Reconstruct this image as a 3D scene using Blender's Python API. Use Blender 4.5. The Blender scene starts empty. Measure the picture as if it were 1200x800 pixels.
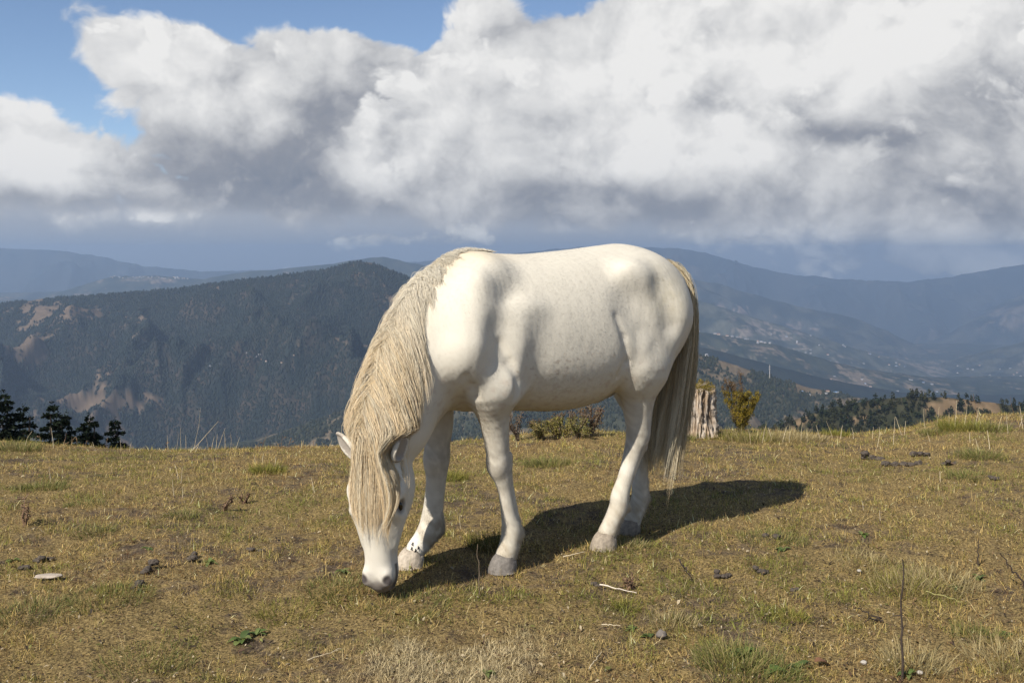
import bpy, bmesh, math, random
import numpy as np
from mathutils import Vector, Matrix, noise as mnoise

# ------------------------------------------------------------------ camera
SC = bpy.context.scene
COL = SC.collection
CAM_H = 1.25                      # eye height above the turf under the pony
cam_data = bpy.data.cameras.new('camera')
cam_data.sensor_width = 36.0
cam_data.lens = 35.0
cam_data.shift_y = -100.0 / 1200.0
cam_data.clip_start = 0.05
cam_data.clip_end = 120000.0
cam = bpy.data.objects.new('camera', cam_data)
cam.location = (0, 0, CAM_H)
cam.rotation_euler = (math.pi / 2, 0, 0)
COL.objects.link(cam)
SC.camera = cam

# ------------------------------------------------------------------ sun direction (towards the sun)
SUN_EL = math.radians(42.0)
SUN_AZ = math.radians(-140.5)      # measured from +Y, clockwise seen from above (negative = left)
SUN_DIR = Vector((math.sin(SUN_AZ) * math.cos(SUN_EL), math.cos(SUN_AZ) * math.cos(SUN_EL), math.sin(SUN_EL)))
sun_data = bpy.data.lights.new('sun', 'SUN')
sun_data.energy = 5.0
sun_data.angle = math.radians(0.53)
sun_data.color = (1.0, 0.95, 0.86)
sun = bpy.data.objects.new('sun', sun_data)
sun.rotation_euler = SUN_DIR.to_track_quat('Z', 'Y').to_euler()
sun.location = SUN_DIR * 60
COL.objects.link(sun)

SC.view_settings.view_transform = 'Standard'
SC.view_settings.look = 'None'
SC.view_settings.exposure = 0.42
SC.view_settings.gamma = 1.0
SC.view_settings.use_curve_mapping = False
SC.render.engine = 'CYCLES'
cy = SC.cycles
cy.use_denoising = True
cy.max_bounces = 6
cy.diffuse_bounces = 2
cy.glossy_bounces = 2
cy.transmission_bounces = 3
cy.transparent_max_bounces = 8
cy.volume_bounces = 1
cy.caustics_reflective = False
cy.caustics_refractive = False
cy.sample_clamp_indirect = 6.0
# ------------------------------------------------------------------ sky: Nishita with broken cumulus
world = bpy.data.worlds.new('World'); SC.world = world; world.use_nodes = True
def build_world():
    t = world.node_tree; t.nodes.clear(); k = NT(t)
    out = k.n('ShaderNodeOutputWorld')
    sky = k.n('ShaderNodeTexSky', sky_type='NISHITA'); sky.sun_disc = False
    sky.sun_elevation = SUN_EL; sky.sun_rotation = SUN_AZ
    sky.altitude = 3000.0; sky.air_density = 1.0; sky.dust_density = 0.6; sky.ozone_density = 1.2
    bg_sky = k.n('ShaderNodeBackground'); k.l(sky.outputs[0], bg_sky.inputs[0]); bg_sky.inputs[1].default_value = 0.098
    d = k.coord('Generated')
    x, y, z = k.sep(k.v('NORMALIZE', d))
    az = k.m('ARCTAN2', x, y); el = k.m('ARCSINE', z)
    p0 = k.comb(az, el, 0.0)

    def A(px, py):       # photo pixel -> (azimuth, elevation)
        a = math.atan2((px - 600) / 1166.67, 1.0)
        e = math.atan2((300 - py) / 1166.67, math.hypot(1.0, (px - 600) / 1166.67))
        return a, e
    S_ = 1 / 1166.67

    def gsum(g, vec, blobs, start):
        acc = start
        for (px, py, rx, ry, w) in blobs:
            a, e = A(px, py)
            q = g.v('MULTIPLY', g.v('SUBTRACT', vec, (a, e, 0)), (1 / (rx * S_), 1 / (ry * S_), 0))
            r2 = g.v('DOT_PRODUCT', q, q)
            acc = g.m('MULTIPLY_ADD', g.m('POWER', 0.36788, r2), w, acc)
        return acc

    # ---- cloud cover (how thick the cloud is in a direction)
    def cover_group():
        gt = bpy.data.node_groups.new('cloud cover', 'ShaderNodeTree')
        gt.interface.new_socket('P', in_out='INPUT', socket_type='NodeSocketVector')
        gt.interface.new_socket('D', in_out='OUTPUT', socket_type='NodeSocketFloat')
        gt.interface.new_socket('B', in_out='OUTPUT', socket_type='NodeSocketFloat')
        g = NT(gt); gi = g.n('NodeGroupInput'); go = g.n('NodeGroupOutput')
        P = gi.outputs[0]
        # stretch a little sideways and stir
        q = g.v('MULTIPLY', P, (1.0, 1.2, 1.0))
        wv = g.noise(q, 8.0, 4.0, .55, col=True, dim='2D')
        q = g.v('ADD', q, g.v('SCALE', g.v('SUBTRACT', wv, (.5, .5, .5)), scale=.060))
        n = g.noise(q, 7.0, 8.0, .60, dim='2D')
        b1 = g.voro(q, 11.0, 'F1', 4.0, .55, out='Distance', dim='2D')
        b1 = g.m('POWER', b1, 1.6)
        bil = g.m('SUBTRACT', .42, b1)
        nn = g.m('ADD', g.m('MULTIPLY', g.m('SUBTRACT', n, .5), 1.55), g.m('MULTIPLY', bil, .50))
        g.l(nn, go.inputs[1])
        cov = gsum(g, P, COVER, 0.10)
        g.l(g.m('ADD', cov, nn), go.inputs[0])
        return gt
    grp = cover_group()
    def cover(vec):
        nd = k.n('ShaderNodeGroup'); nd.node_tree = grp; k.l(vec, nd.inputs[0]); return nd.outputs
    D0, B0 = cover(p0)
    D1, B1 = cover(k.v('ADD', p0, (-.012, .020, 0)))
    D2, B2 = cover(k.v('ADD', p0, (-.030, .055, 0)))
    alpha = k.mr(D0, -.04, .34, smooth=True)
    # self-shading: less cloud between here and the sun -> brighter
    sh = k.m('ADD', k.m('MULTIPLY', k.m('SUBTRACT', B0, B1), .26), k.m('MULTIPLY', k.m('SUBTRACT', B0, B2), .17))
    macro = gsum(k, p0, LIGHT, .765)
    big = k.noise(p0, 6.5, 5.0, .5, dim='2D')
    macro = k.m('ADD', macro, k.m('MULTIPLY', k.m('SUBTRACT', big, .5), .20))
    lum = k.m('ADD', macro, sh)
    lum = k.m('ADD', lum, k.mr(D0, .05, .40, .08, -.02))
    # nearer heads of cloud overlapping the bank behind
    for (ox, oy, bias, soft, gain) in ((1.37, .61, .22, .30, 1.35), (4.11, 2.27, .36, .34, 1.2)):
        q = k.v('ADD', p0, (ox, oy, 0))
        _, n0 = cover(q); _, n1 = cover(k.v('ADD', q, (-.016, .030, 0)))
        dk = k.m('SUBTRACT', k.m('ADD', n0, k.m('MULTIPLY', k.m('MINIMUM', D0, .55), .62)), bias)
        ak = k.m('MULTIPLY', k.mr(dk, 0.0, soft, smooth=True), .9)
        lk = k.m('ADD', k.m('ADD', macro, .015), k.m('MULTIPLY', k.m('SUBTRACT', n0, n1), .46 * gain))
        lk = k.m('ADD', lk, k.mr(dk, .0, .34, .12, -.10))
        nd = k.n('ShaderNodeMix', data_type='FLOAT'); k.l(ak, nd.inputs[0]); k.l(lum, nd.inputs[2]); k.l(lk, nd.inputs[3]); lum = nd.outputs[0]
    stops = [(0.10, (.165, .185, .225)), (0.36, (.225, .236, .265)), (0.58, (.36, .365, .380)), (0.78, (.520, .520, .520)), (1.0, (.665, .658, .645))]
    col = k.ramp(lum, stops)
    bg_c = k.n('ShaderNodeBackground'); k.l(col, bg_c.inputs[0]); bg_c.inputs[1].default_value = 1.0
    mx = k.n('ShaderNodeMixShader'); k.l(alpha, mx.inputs[0]); k.l(bg_sky.outputs[0], mx.inputs[1]); k.l(bg_c.outputs[0], mx.inputs[2])
    # air far below the cloud deck, in its shade, with a few low banks of cloud
    lowv = k.m('ADD', el, k.m('MULTIPLY', k.m('SUBTRACT', B0, .05), .035))
    lowv = k.m('ADD', lowv, gsum(k, p0, [(1010, 275, 210, 55, .034), (640, 262, 90, 20, .006)], 0.0))
    low = k.mr(lowv, .042, .014, smooth=True)
    lc = k.m('ADD', gsum(k, p0, LOWCLOUD, -.30), k.m('MULTIPLY', B0, 2.3))
    la = k.m('MULTIPLY', k.mr(lc, .0, .42, smooth=True), .92)
    lcol = k.ramp(k.m('ADD', k.m('ADD', .66, k.m('MULTIPLY', sh, 1.5)), k.m('ADD', k.m('MULTIPLY', B0, .42), k.m('MULTIPLY', lc, .05))), stops)
    gcol = k.mix(k.mr(el, -.03, .05), (.205, .245, .315), (.330, .350, .390))
    lcol = k.mix(1.0, lcol, (1.15, 1.15, 1.12), 'MULTIPLY')
    gl = k.n('ShaderNodeBackground'); k.l(k.mix(la, gcol, lcol), gl.inputs[0]); gl.inputs[1].default_value = 1.0
    m2 = k.n('ShaderNodeMixShader'); k.l(low, m2.inputs[0]); k.l(mx.outputs[0], m2.inputs[1]); k.l(gl.outputs[0], m2.inputs[2])
    k.l(m2.outputs[0], out.inputs[0])

# (photo column, photo row, half width, half height, weight)
COVER = [(2, 45, 56, 56, -.90), (125, 135, 48, 30, -.36), (70, 95, 46, 32, -.30), (245, 8, 75, 30, -.95), (450, 18, 90, 30, -.85), (350, -8, 110, 30, -.7), (505, 45, 40, 22, -.45), (640, -5, 70, 26, -.80),
         (140, 60, 80, 60, .42), (10, 180, 80, 75, .75), (260, 130, 170, 90, .65), (60, 220, 120, 50, .45), (190, 40, 60, 40, .25),
         (520, 140, 260, 130, .75), (800, 80, 340, 150, .95), (1100, 120, 260, 190, .95), (700, 220, 300, 60, .5), (960, 280, 150, 45, .5), (300, 230, 260, 40, .45), (1120, 270, 160, 60, .45),
         (-250, 150, 150, 150, .4), (1500, 100, 220, 180, .5)]
LIGHT = [(330, 200, 120, 55, -.44), (380, 145, 60, 60, -.20), (540, 232, 310, 26, -.27), (600, 262, 300, 14, -.15), (780, 246, 90, 22, -.20), (432, 203, 45, 30, .48), (490, 225, 70, 26, .15),
         (960, 150, 52, 22, -.34), (1020, 165, 50, 16, -.20), (1170, 110, 70, 60, -.20), (1140, 230, 100, 50, -.20), (1190, 260, 70, 40, -.12), (960, 240, 150, 26, -.06), (650, 230, 60, 40, -.10),
         (130, 70, 110, 60, .10), (230, 120, 90, 50, .14), (680, 90, 160, 70, .16), (950, 60, 220, 80, .14), (1060, 20, 120, 60, .10), (960, 285, 140, 30, .20), (30, 190, 80, 60, .16), (820, 170, 130, 60, .10),
         (90, 232, 150, 16, -.30), (60, 205, 60, 26, .22), (25, 120, 40, 40, .14), (160, 225, 60, 12, .12), (160, 255, 60, 8, .25), (850, 60, 40, 40, -.03), (500, 60, 90, 60, -.04), (180, 170, 60, 40, -.10)]
LOWCLOUD = [(160, 256, 70, 9, .75), (60, 250, 60, 8, .35), (430, 280, 60, 13, .75), (510, 280, 100, 14, .62), (620, 285, 120, 14, .55), (300, 245, 150, 10, .55),
            (960, 285, 130, 36, 1.3), (860, 268, 60, 16, .8), (1060, 302, 80, 24, 1.2), (1185, 288, 70, 22, 1.0), (1120, 262, 130, 20, .9), (780, 262, 80, 12, .5)]
# ------------------------------------------------------------------ helpers
RNG = np.random.default_rng(7)
PXF = 1200.0 * 35.0 / 36.0         # focal length in photo pixels

def at(px, py, y):
    """the point at depth y seen at photo pixel (px, py)"""
    return Vector(((px - 600.0) / PXF * y, y, CAM_H - (py - 300.0) / PXF * y))

def mesh_from(name, verts, faces, smooth=True):
    """faces: an (n,3) or (n,4) integer array, or a list of them"""
    me = bpy.data.meshes.new(name)
    verts = np.asarray(verts, dtype=np.float32)
    if not isinstance(faces, list):
        faces = [faces]
    faces = [np.asarray(f, dtype=np.int32) for f in faces if len(f)]
    nl = sum(f.size for f in faces); npoly = sum(len(f) for f in faces)
    me.vertices.add(len(verts)); me.vertices.foreach_set('co', verts.ravel())
    me.loops.add(nl); me.polygons.add(npoly)
    me.loops.foreach_set('vertex_index', np.concatenate([f.ravel() for f in faces]))
    starts, off = [], 0
    for f in faces:
        k = f.shape[1]
        starts.append(off + np.arange(len(f)) * k); off += f.size
    me.polygons.foreach_set('loop_start', np.concatenate(starts).astype(np.int32))
    me.update(calc_edges=True)
    me.polygons.foreach_set('use_smooth', np.full(npoly, smooth))
    me.update()
    return me

def put_colour(me, name, cols):
    cols = np.asarray(cols, dtype=np.float32)
    if cols.shape[1] == 3:
        cols = np.hstack([cols, np.ones((len(cols), 1), np.float32)])
    a = me.color_attributes.new(name, 'FLOAT_COLOR', 'POINT')
    a.data.foreach_set('color', cols.ravel())

def link(name, me, mat=None, parent=None, loc=None, rotz=0.0):
    o = bpy.data.objects.new(name, me)
    COL.objects.link(o)
    if mat is not None and me is not None:
        me.materials.append(mat)
    if parent is not None:
        o.parent = parent
    if loc is not None:
        o.location = loc
    if rotz:
        o.rotation_euler = (0, 0, rotz)
    return o

def tag(o, label=None, cat=None, group=None, kind=None):
    if label: o['label'] = label
    if cat: o['category'] = cat
    if group: o['group'] = group
    if kind: o['kind'] = kind
    return o

def empty(name, loc=(0, 0, 0), rotz=0.0):
    o = bpy.data.objects.new(name, None)
    COL.objects.link(o)
    o.location = loc
    o.rotation_euler = (0, 0, rotz)
    o.empty_display_size = 0.1
    return o

def copy_tree(o, parent=None):
    c = o.copy(); COL.objects.link(c)
    if parent is not None: c.parent = parent
    for ch in list(o.children):
        copy_tree(ch, c)
    return c

class NT:
    """tiny wrapper for building node trees"""
    def __init__(self, tree):
        self.t = tree; self.x = 0
    def n(self, typ, **kw):
        nd = self.t.nodes.new(typ); self.x += 180; nd.location = (self.x, 0)
        for k, v in kw.items(): setattr(nd, k, v)
        return nd
    def l(self, a, b): self.t.links.new(a, b)
    def inp(self, sock, v):
        if isinstance(v, bpy.types.NodeSocket): self.l(v, sock)
        else: sock.default_value = v
    def m(self, op, a, b=0.0, c=None, clamp=False):
        nd = self.n('ShaderNodeMath', operation=op, use_clamp=clamp)
        self.inp(nd.inputs[0], a); self.inp(nd.inputs[1], b)
        if c is not None: self.inp(nd.inputs[2], c)
        return nd.outputs[0]
    def v(self, op, a, b=(0, 0, 0), scale=None):
        nd = self.n('ShaderNodeVectorMath', operation=op)
        self.inp(nd.inputs[0], a)
        if op != 'NORMALIZE' and op != 'LENGTH': self.inp(nd.inputs[1], b)
        if scale is not None: self.inp(nd.inputs['Scale'], scale)
        return nd.outputs['Value'] if op in ('LENGTH', 'DOT_PRODUCT', 'DISTANCE') else nd.outputs[0]
    def noise(self, vec, scale, detail=4.0, rough=0.55, dist=0.0, col=False, lac=2.0, dim='3D'):
        nd = self.n('ShaderNodeTexNoise', noise_dimensions=dim)
        if vec is not None: self.l(vec, nd.inputs['Vector'])
        nd.inputs['Scale'].default_value = scale; nd.inputs['Detail'].default_value = detail
        nd.inputs['Roughness'].default_value = rough; nd.inputs['Distortion'].default_value = dist
        nd.inputs['Lacunarity'].default_value = lac
        return nd.outputs['Color' if col else 'Fac']
    def voro(self, vec, scale, feature='F1', detail=0.0, rough=0.5, smooth=None, out='Distance', dim='3D'):
        nd = self.n('ShaderNodeTexVoronoi', feature=feature, voronoi_dimensions=dim)
        if vec is not None: self.l(vec, nd.inputs['Vector'])
        nd.inputs['Scale'].default_value = scale
        nd.inputs['Detail'].default_value = detail; nd.inputs['Roughness'].default_value = rough
        if smooth is not None: nd.inputs['Smoothness'].default_value = smooth
        return nd.outputs[out]
    def mr(self, val, a, b, c=0.0, d=1.0, smooth=False):
        nd = self.n('ShaderNodeMapRange', interpolation_type='SMOOTHSTEP' if smooth else 'LINEAR')
        self.inp(nd.inputs[0], val)
        for i, q in enumerate((a, b, c, d)): self.inp(nd.inputs[i + 1], q)
        return nd.outputs[0]
    def ramp(self, val, stops, interp='LINEAR'):
        nd = self.n('ShaderNodeValToRGB'); cr = nd.color_ramp; cr.interpolation = interp
        while len(cr.elements) < len(stops): cr.elements.new(0.5)
        for e, (p, c) in zip(cr.elements, stops):
            e.position = p; e.color = (*c, 1.0) if len(c) == 3 else c
        self.l(val, nd.inputs[0])
        return nd.outputs[0]
    def mix(self, fac, a, b, mode='MIX'):
        nd = self.n('ShaderNodeMix', data_type='RGBA', blend_type=mode)
        self.inp(nd.inputs[0], fac)
        for s, q in ((nd.inputs[6], a), (nd.inputs[7], b)):
            if isinstance(q, bpy.types.NodeSocket): self.l(q, s)
            else: s.default_value = (*q, 1.0) if len(q) == 3 else q
        return nd.outputs[2]
    def sep(self, v):
        nd = self.n('ShaderNodeSeparateXYZ'); self.l(v, nd.inputs[0]); return nd.outputs
    def comb(self, x, y, z):
        nd = self.n('ShaderNodeCombineXYZ')
        for s, q in zip(nd.inputs, (x, y, z)): self.inp(s, q)
        return nd.outputs[0]
    def attr(self, name, out='Color'):
        nd = self.n('ShaderNodeAttribute'); nd.attribute_name = name; return nd.outputs[out]
    def coord(self, which='Object'):
        return self.n('ShaderNodeTexCoord').outputs[which]
    def bump(self, height, strength=0.3, dist=0.01):
        nd = self.n('ShaderNodeBump'); self.l(height, nd.inputs['Height'])
        nd.inputs['Strength'].default_value = strength; nd.inputs['Distance'].default_value = dist
        return nd.outputs[0]

def material(name):
    m = bpy.data.materials.new(name); m.use_nodes = True
    t = m.node_tree; t.nodes.clear()
    k = NT(t)
    out = k.n('ShaderNodeOutputMaterial'); b = k.n('ShaderNodeBsdfPrincipled')
    k.l(b.outputs[0], out.inputs[0])
    b.inputs['Roughness'].default_value = 0.8
    b.inputs['Specular IOR Level'].default_value = 0.25
    k.bsdf = b; k.out = out; k.mat = m
    return k

def base(k, c):
    k.inp(k.bsdf.inputs['Base Color'], c if isinstance(c, bpy.types.NodeSocket) else (*c, 1.0))

def simple_mat(name, rgb, rough=0.8, var=0.25, scale=30.0, bump=0.3):
    k = material(name)
    n = k.noise(k.coord(), scale, 5.0, 0.6)
    lo = [max(0, c * (1 - var)) for c in rgb]; hi = [c * (1 + var) for c in rgb]
    base(k, k.mix(k.mr(n, 0.3, 0.7), lo, hi))
    k.bsdf.inputs['Roughness'].default_value = rough
    k.l(k.bump(n, bump, 0.01), k.bsdf.inputs['Normal'])
    return k.mat

def hair_mat(name, attr, rough=0.55, sheen=0.3, transl=0.25):
    """strand surface coloured per strand, letting a little light through"""
    m = bpy.data.materials.new(name); m.use_nodes = True
    t = m.node_tree; t.nodes.clear(); k = NT(t)
    out = k.n('ShaderNodeOutputMaterial')
    c = k.attr(attr)
    d = k.n('ShaderNodeBsdfPrincipled'); k.l(c, d.inputs['Base Color'])
    d.inputs['Roughness'].default_value = rough; d.inputs['Specular IOR Level'].default_value = sheen
    if transl > 0:
        tr = k.n('ShaderNodeBsdfTranslucent'); k.l(c, tr.inputs['Color'])
        mx = k.n('ShaderNodeMixShader'); mx.inputs[0].default_value = transl
        k.l(d.outputs[0], mx.inputs[1]); k.l(tr.outputs[0], mx.inputs[2]); k.l(mx.outputs[0], out.inputs[0])
    else:
        k.l(d.outputs[0], out.inputs[0])
    return m

# value noise on arrays -------------------------------------------------------
def _hash(ix, iy, seed):
    h = (ix.astype(np.int64) * 374761393 + iy.astype(np.int64) * 668265263 + seed * 1274126177) & 0xFFFFFFFF
    h = ((h ^ (h >> 13)) * 1274126177) & 0xFFFFFFFF
    h = h ^ (h >> 16)
    return (h & 0xFFFFFF).astype(np.float64) / float(0xFFFFFF)

def gnoise(x, y, seed=0):
    x = np.asarray(x, float); y = np.asarray(y, float)
    ix = np.floor(x).astype(np.int64); iy = np.floor(y).astype(np.int64)
    fx = x - ix; fy = y - iy
    u = fx * fx * fx * (fx * (fx * 6 - 15) + 10); v = fy * fy * fy * (fy * (fy * 6 - 15) + 10)
    def g(a, b, dx, dy):
        an = _hash(a, b, seed) * 2 * np.pi
        return np.cos(an) * dx + np.sin(an) * dy
    n00 = g(ix, iy, fx, fy); n10 = g(ix + 1, iy, fx - 1, fy)
    n01 = g(ix, iy + 1, fx, fy - 1); n11 = g(ix + 1, iy + 1, fx - 1, fy - 1)
    return (n00 * (1 - u) + n10 * u) * (1 - v) + (n01 * (1 - u) + n11 * u) * v * 1.0

def fbm(x, y, seed=0, octaves=5, gain=0.5, lac=2.0):
    s = np.zeros(np.broadcast(x, y).shape); a = 1.0; f = 1.0
    for i in range(octaves):
        s = s + a * gnoise(np.asarray(x) * f, np.asarray(y) * f, seed + i * 17); a *= gain; f *= lac
    return s

def ridged(x, y, seed=0, octaves=5, gain=0.5, lac=2.0):
    s = np.zeros(np.broadcast(x, y).shape); a = 1.0; f = 1.0; w = 1.0
    for i in range(octaves):
        n = 1 - np.abs(gnoise(np.asarray(x) * f, np.asarray(y) * f, seed + i * 31)) * 2.0
        n = n * n * w; w = np.clip(n * 1.6, 0, 1)
        s = s + a * n; a *= gain; f *= lac
    return s

def smooth01(e0, e1, x):
    t = np.clip((np.asarray(x, float) - e0) / (e1 - e0), 0, 1)
    return t * t * (3 - 2 * t)
# ------------------------------------------------------------------ shape of the turf knoll
def ridge_depth(px):
    """distance of the knoll's brow and the photo row it is seen at, per column"""
    return np.interp(px, [-600, 0, 200, 420, 560, 640, 700, 800, 900, 1000, 1080, 1140, 1200, 1800],
                         [8.6, 8.4, 8.2, 8.0, 7.8, 7.9, 7.8, 7.6, 7.8, 8.2, 8.0, 7.6, 7.4, 7.4])
def ridge_row(px):
    return np.interp(px, [-600, 0, 70, 140, 200, 320, 420, 560, 620, 680, 740, 800, 900, 1000, 1060, 1120, 1160, 1200, 1800],
                         [522, 519, 523, 527, 528, 526, 526, 520, 514, 511, 514, 512, 511, 512, 507, 498, 499, 500, 500])

def ground_z(x, y):
    x = np.asarray(x, float); y = np.asarray(y, float)
    yy = np.maximum(y, 0.5)
    px = np.clip(600 + x / yy * PXF, -600, 1800)
    D = ridge_depth(px); zr = CAM_H - (ridge_row(px) - 300) / PXF * D
    # flat turf around the pony, sinking to the brow, then rolling over it
    t = np.clip((y - 4.3) / (D - 4.3), 0, None)
    z = zr * np.where(t < 1, t ** 1.6, 1 + 1.6 * (t - 1))
    over = np.clip(y - D, 0, None)
    z = z - 0.050 * over ** 2 / (1 + 0.08 * over) - 0.02 * over
    near = 1 / (1 + (np.clip(over, 0, None) / 6) ** 2)
    z = z + near * (0.022 * fbm(x * 0.9, y * 0.9, 5, 3) + 0.014 * fbm(x * 4.1, y * 4.1, 9, 3) + 0.008 * fbm(x * 13, y * 13, 10, 3)) * smooth01(1.0, 2.0, y)
    # level the turf where the hooves stand
    for hx, hy, hz, r in ((-0.10, 4.02, 0.0, .16), (-0.33, 3.98, 0.0, .18), (0.37, 4.27, 0.0, .16), (0.56, 4.50, -0.03, .16), (-.50, 3.70, 0.0, .14)):
        w = np.exp(-(((x - hx) ** 2 + (y - hy) ** 2) / (2 * (r * .7) ** 2)))
        z = z * (1 - w) + hz * w
    return z

def gz(x, y):
    return float(ground_z(np.array([x]), np.array([y]))[0])

def on_ground(px, py):
    """the turf point seen at photo pixel (px, py)"""
    ys = np.linspace(2.2, 12.0, 1500)
    xs = (px - 600.0) / PXF * ys
    zs = CAM_H - (py - 300.0) / PXF * ys
    g = ground_z(xs, ys)
    i = np.argmax(g >= zs)
    if g[i] < zs[i]:
        i = int(np.argmin(np.abs(ys - float(ridge_depth(px)))))
        return Vector((xs[i], ys[i], g[i]))
    return Vector((xs[i], ys[i], g[i]))
# ------------------------------------------------------------------ the white pony
TH = math.radians(34.0)
HO = np.array([-0.19, 4.01])
HF = np.array([-math.cos(TH), -math.sin(TH)])       # forward (towards the head)
HL = np.array([math.sin(TH), -math.cos(TH)])        # the pony's left
HORSE_M = Matrix(((HF[0], HL[0], 0, HO[0]), (HF[1], HL[1], 0, HO[1]), (0, 0, 1, 0), (0, 0, 0, 1)))

def pony_point(px, py, l):
    """the point of the plane l = const (pony coordinates) that stands at photo pixel (px, py)"""
    k = (px - 600) / PXF; B = HO + l * HL
    s = (k * B[1] - B[0]) / (HF[0] - k * HF[1]); y = B[1] + s * HF[1]
    return (s, l, CAM_H - (py - 300) / PXF * y)

class Field:
    """signed distance grid in pony coordinates (s forward, l left, z up)"""
    def __init__(self, lo, hi, h):
        self.lo = np.array(lo, float); self.h = h
        self.n = np.ceil((np.array(hi) - self.lo) / h).astype(int) + 1
        self.g = np.full(self.n, 0.12, np.float32)
        self.ax = [self.lo[i] + h * np.arange(self.n[i]) for i in range(3)]
    def box(self, lo, hi):
        a = np.clip(np.floor((np.array(lo) - self.lo) / self.h).astype(int), 0, self.n)
        b = np.clip(np.ceil((np.array(hi) - self.lo) / self.h).astype(int) + 1, 0, self.n)
        sl = tuple(slice(a[i], b[i]) for i in range(3))
        X = np.meshgrid(*[self.ax[i][sl[i]] for i in range(3)], indexing='ij')
        return sl, X
    def add(self, sl, d, k):
        a = self.g[sl]
        if k <= 0: self.g[sl] = np.minimum(a, d); return
        h = np.maximum(k - np.abs(a - d), 0) / k
        self.g[sl] = np.minimum(a, d) - h * h * k * 0.25
    def sub(self, sl, d, k):
        a = self.g[sl]; b = -d
        h = np.maximum(k - np.abs(a - b), 0) / k
        self.g[sl] = np.maximum(a, b) + h * h * k * 0.25
    @staticmethod
    def ell_d(X, c, r, R=None):
        p = [X[i] - c[i] for i in range(3)]
        if R is not None:
            p = [R[0][i] * p[0] + R[1][i] * p[1] + R[2][i] * p[2] for i in range(3)]
        k0 = np.sqrt(sum((p[i] / r[i]) ** 2 for i in range(3)))
        k1 = np.sqrt(sum((p[i] / r[i] ** 2) ** 2 for i in range(3))) + 1e-9
        return k0 * (k0 - 1) / k1
    def ell(self, c, r, k=0.05, R=None, sub=False):
        m = max(r) + k + 0.02
        sl, X = self.box(np.array(c) - m, np.array(c) + m)
        d = self.ell_d(X, c, r, R)
        (self.sub if sub else self.add)(sl, d, k)
    def cone(self, a, b, ra, rb, k=0.03, sub=False, flat=None):
        """tapered capsule; flat = (axis, factor) squeezes it along one axis"""
        a = np.array(a, float); b = np.array(b, float)
        m = max(ra, rb) + k + 0.02
        sl, X = self.box(np.minimum(a, b) - m, np.maximum(a, b) + m)
        ab = b - a; L2 = (ab ** 2).sum() + 1e-12
        t = np.clip(sum((X[i] - a[i]) * ab[i] for i in range(3)) / L2, 0, 1)
        q = [X[i] - (a[i] + t * ab[i]) for i in range(3)]
        if flat is not None:
            q[flat[0]] = q[flat[0]] / flat[1]
        d = np.sqrt(sum(v * v for v in q)) - (ra + (rb - ra) * t)
        (self.sub if sub else self.add)(sl, d, k)
    def chain(self, pts, k=0.025, k0=None):
        """pts: list of (s, l, z, r), smoothed with a spline"""
        pts = np.array(pts, float); n = len(pts)
        dense = []
        for i in range(n - 1):
            p0 = pts[max(i - 1, 0)]; p1 = pts[i]; p2 = pts[i + 1]; p3 = pts[min(i + 2, n - 1)]
            for j in range(4):
                t = j / 4.0
                dense.append(0.5 * ((2 * p1) + (-p0 + p2) * t + (2 * p0 - 5 * p1 + 4 * p2 - p3) * t ** 2 + (-p0 + 3 * p1 - 3 * p2 + p3) * t ** 3))
        dense.append(pts[-1]); dense = np.array(dense)
        m = dense[:, 3].max() + k + 0.03
        sl, X = self.box(dense[:, :3].min(0) - m, dense[:, :3].max(0) + m)
        d = np.full(X[0].shape, 1.0)
        for p, q in zip(dense[:-1], dense[1:]):
            ab = q[:3] - p[:3]; L2 = (ab ** 2).sum() + 1e-12
            t = np.clip(sum((X[i] - p[i]) * ab[i] for i in range(3)) / L2, 0, 1)
            dd = np.sqrt(sum((X[i] - (p[i] + t * ab[i])) ** 2 for i in range(3))) - (p[3] + (q[3] - p[3]) * t)
            d = np.minimum(d, dd)
        self.add(sl, d, k if k0 is None else k0)
    def loft(self, frame, st, k=0.05, box=None):
        """frame: (origin, T axis, A axis, N axis); st rows: t, centre a, half width, n low, n high, exponent"""
        st = np.array(st, float)
        sl, X = self.box(*box)
        o, T, A, N = [np.array(v, float) for v in frame]
        P = [X[i] - o[i] for i in range(3)]
        t = sum(P[i] * T[i] for i in range(3)); a = sum(P[i] * A[i] for i in range(3)); n = sum(P[i] * N[i] for i in range(3))
        def c(col):
            ts = st[:, 0]; v = st[:, col]
            m = np.gradient(v, ts)                       # cubic hermite, evaluated on a fine table
            tt = np.linspace(ts[0], ts[-1], 400)
            i = np.clip(np.searchsorted(ts, tt) - 1, 0, len(ts) - 2)
            h = ts[i + 1] - ts[i]; u = (tt - ts[i]) / h
            vv = v[i] * (2*u**3 - 3*u**2 + 1) + m[i] * h * (u**3 - 2*u**2 + u) + v[i+1] * (-2*u**3 + 3*u**2) + m[i+1] * h * (u**3 - u**2)
            return np.interp(t, tt, vv)
        ca, w, lo, hi, ex, mid = c(1), np.maximum(c(2), .004), c(3), c(4), c(5), c(6)
        nc = lo + (hi - lo) * mid
        up = np.where(n > nc, np.maximum(hi - nc, .004), np.maximum(nc - lo, .004))
        q = (np.abs((a - ca) / w) ** ex + np.abs((n - nc) / up) ** ex) ** (1 / ex)
        q = q - 1
        tend = np.maximum(st[0, 0] - t, t - st[-1, 0])
        gx, gy, gz_ = np.gradient(q, self.h)
        gm = np.sqrt(gx ** 2 + gy ** 2 + gz_ ** 2) + 1e-6
        rad = np.sqrt((a - ca) ** 2 + (n - nc) ** 2) * (1 - 1 / (q + 1.0001))
        d = q / np.clip(gm, 2.0, None)
        d = np.where(q > 0, np.maximum(d, .55 * rad), d)
        d = np.maximum(d, tend)
        d = np.clip(d, -0.3, 0.3)
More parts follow.
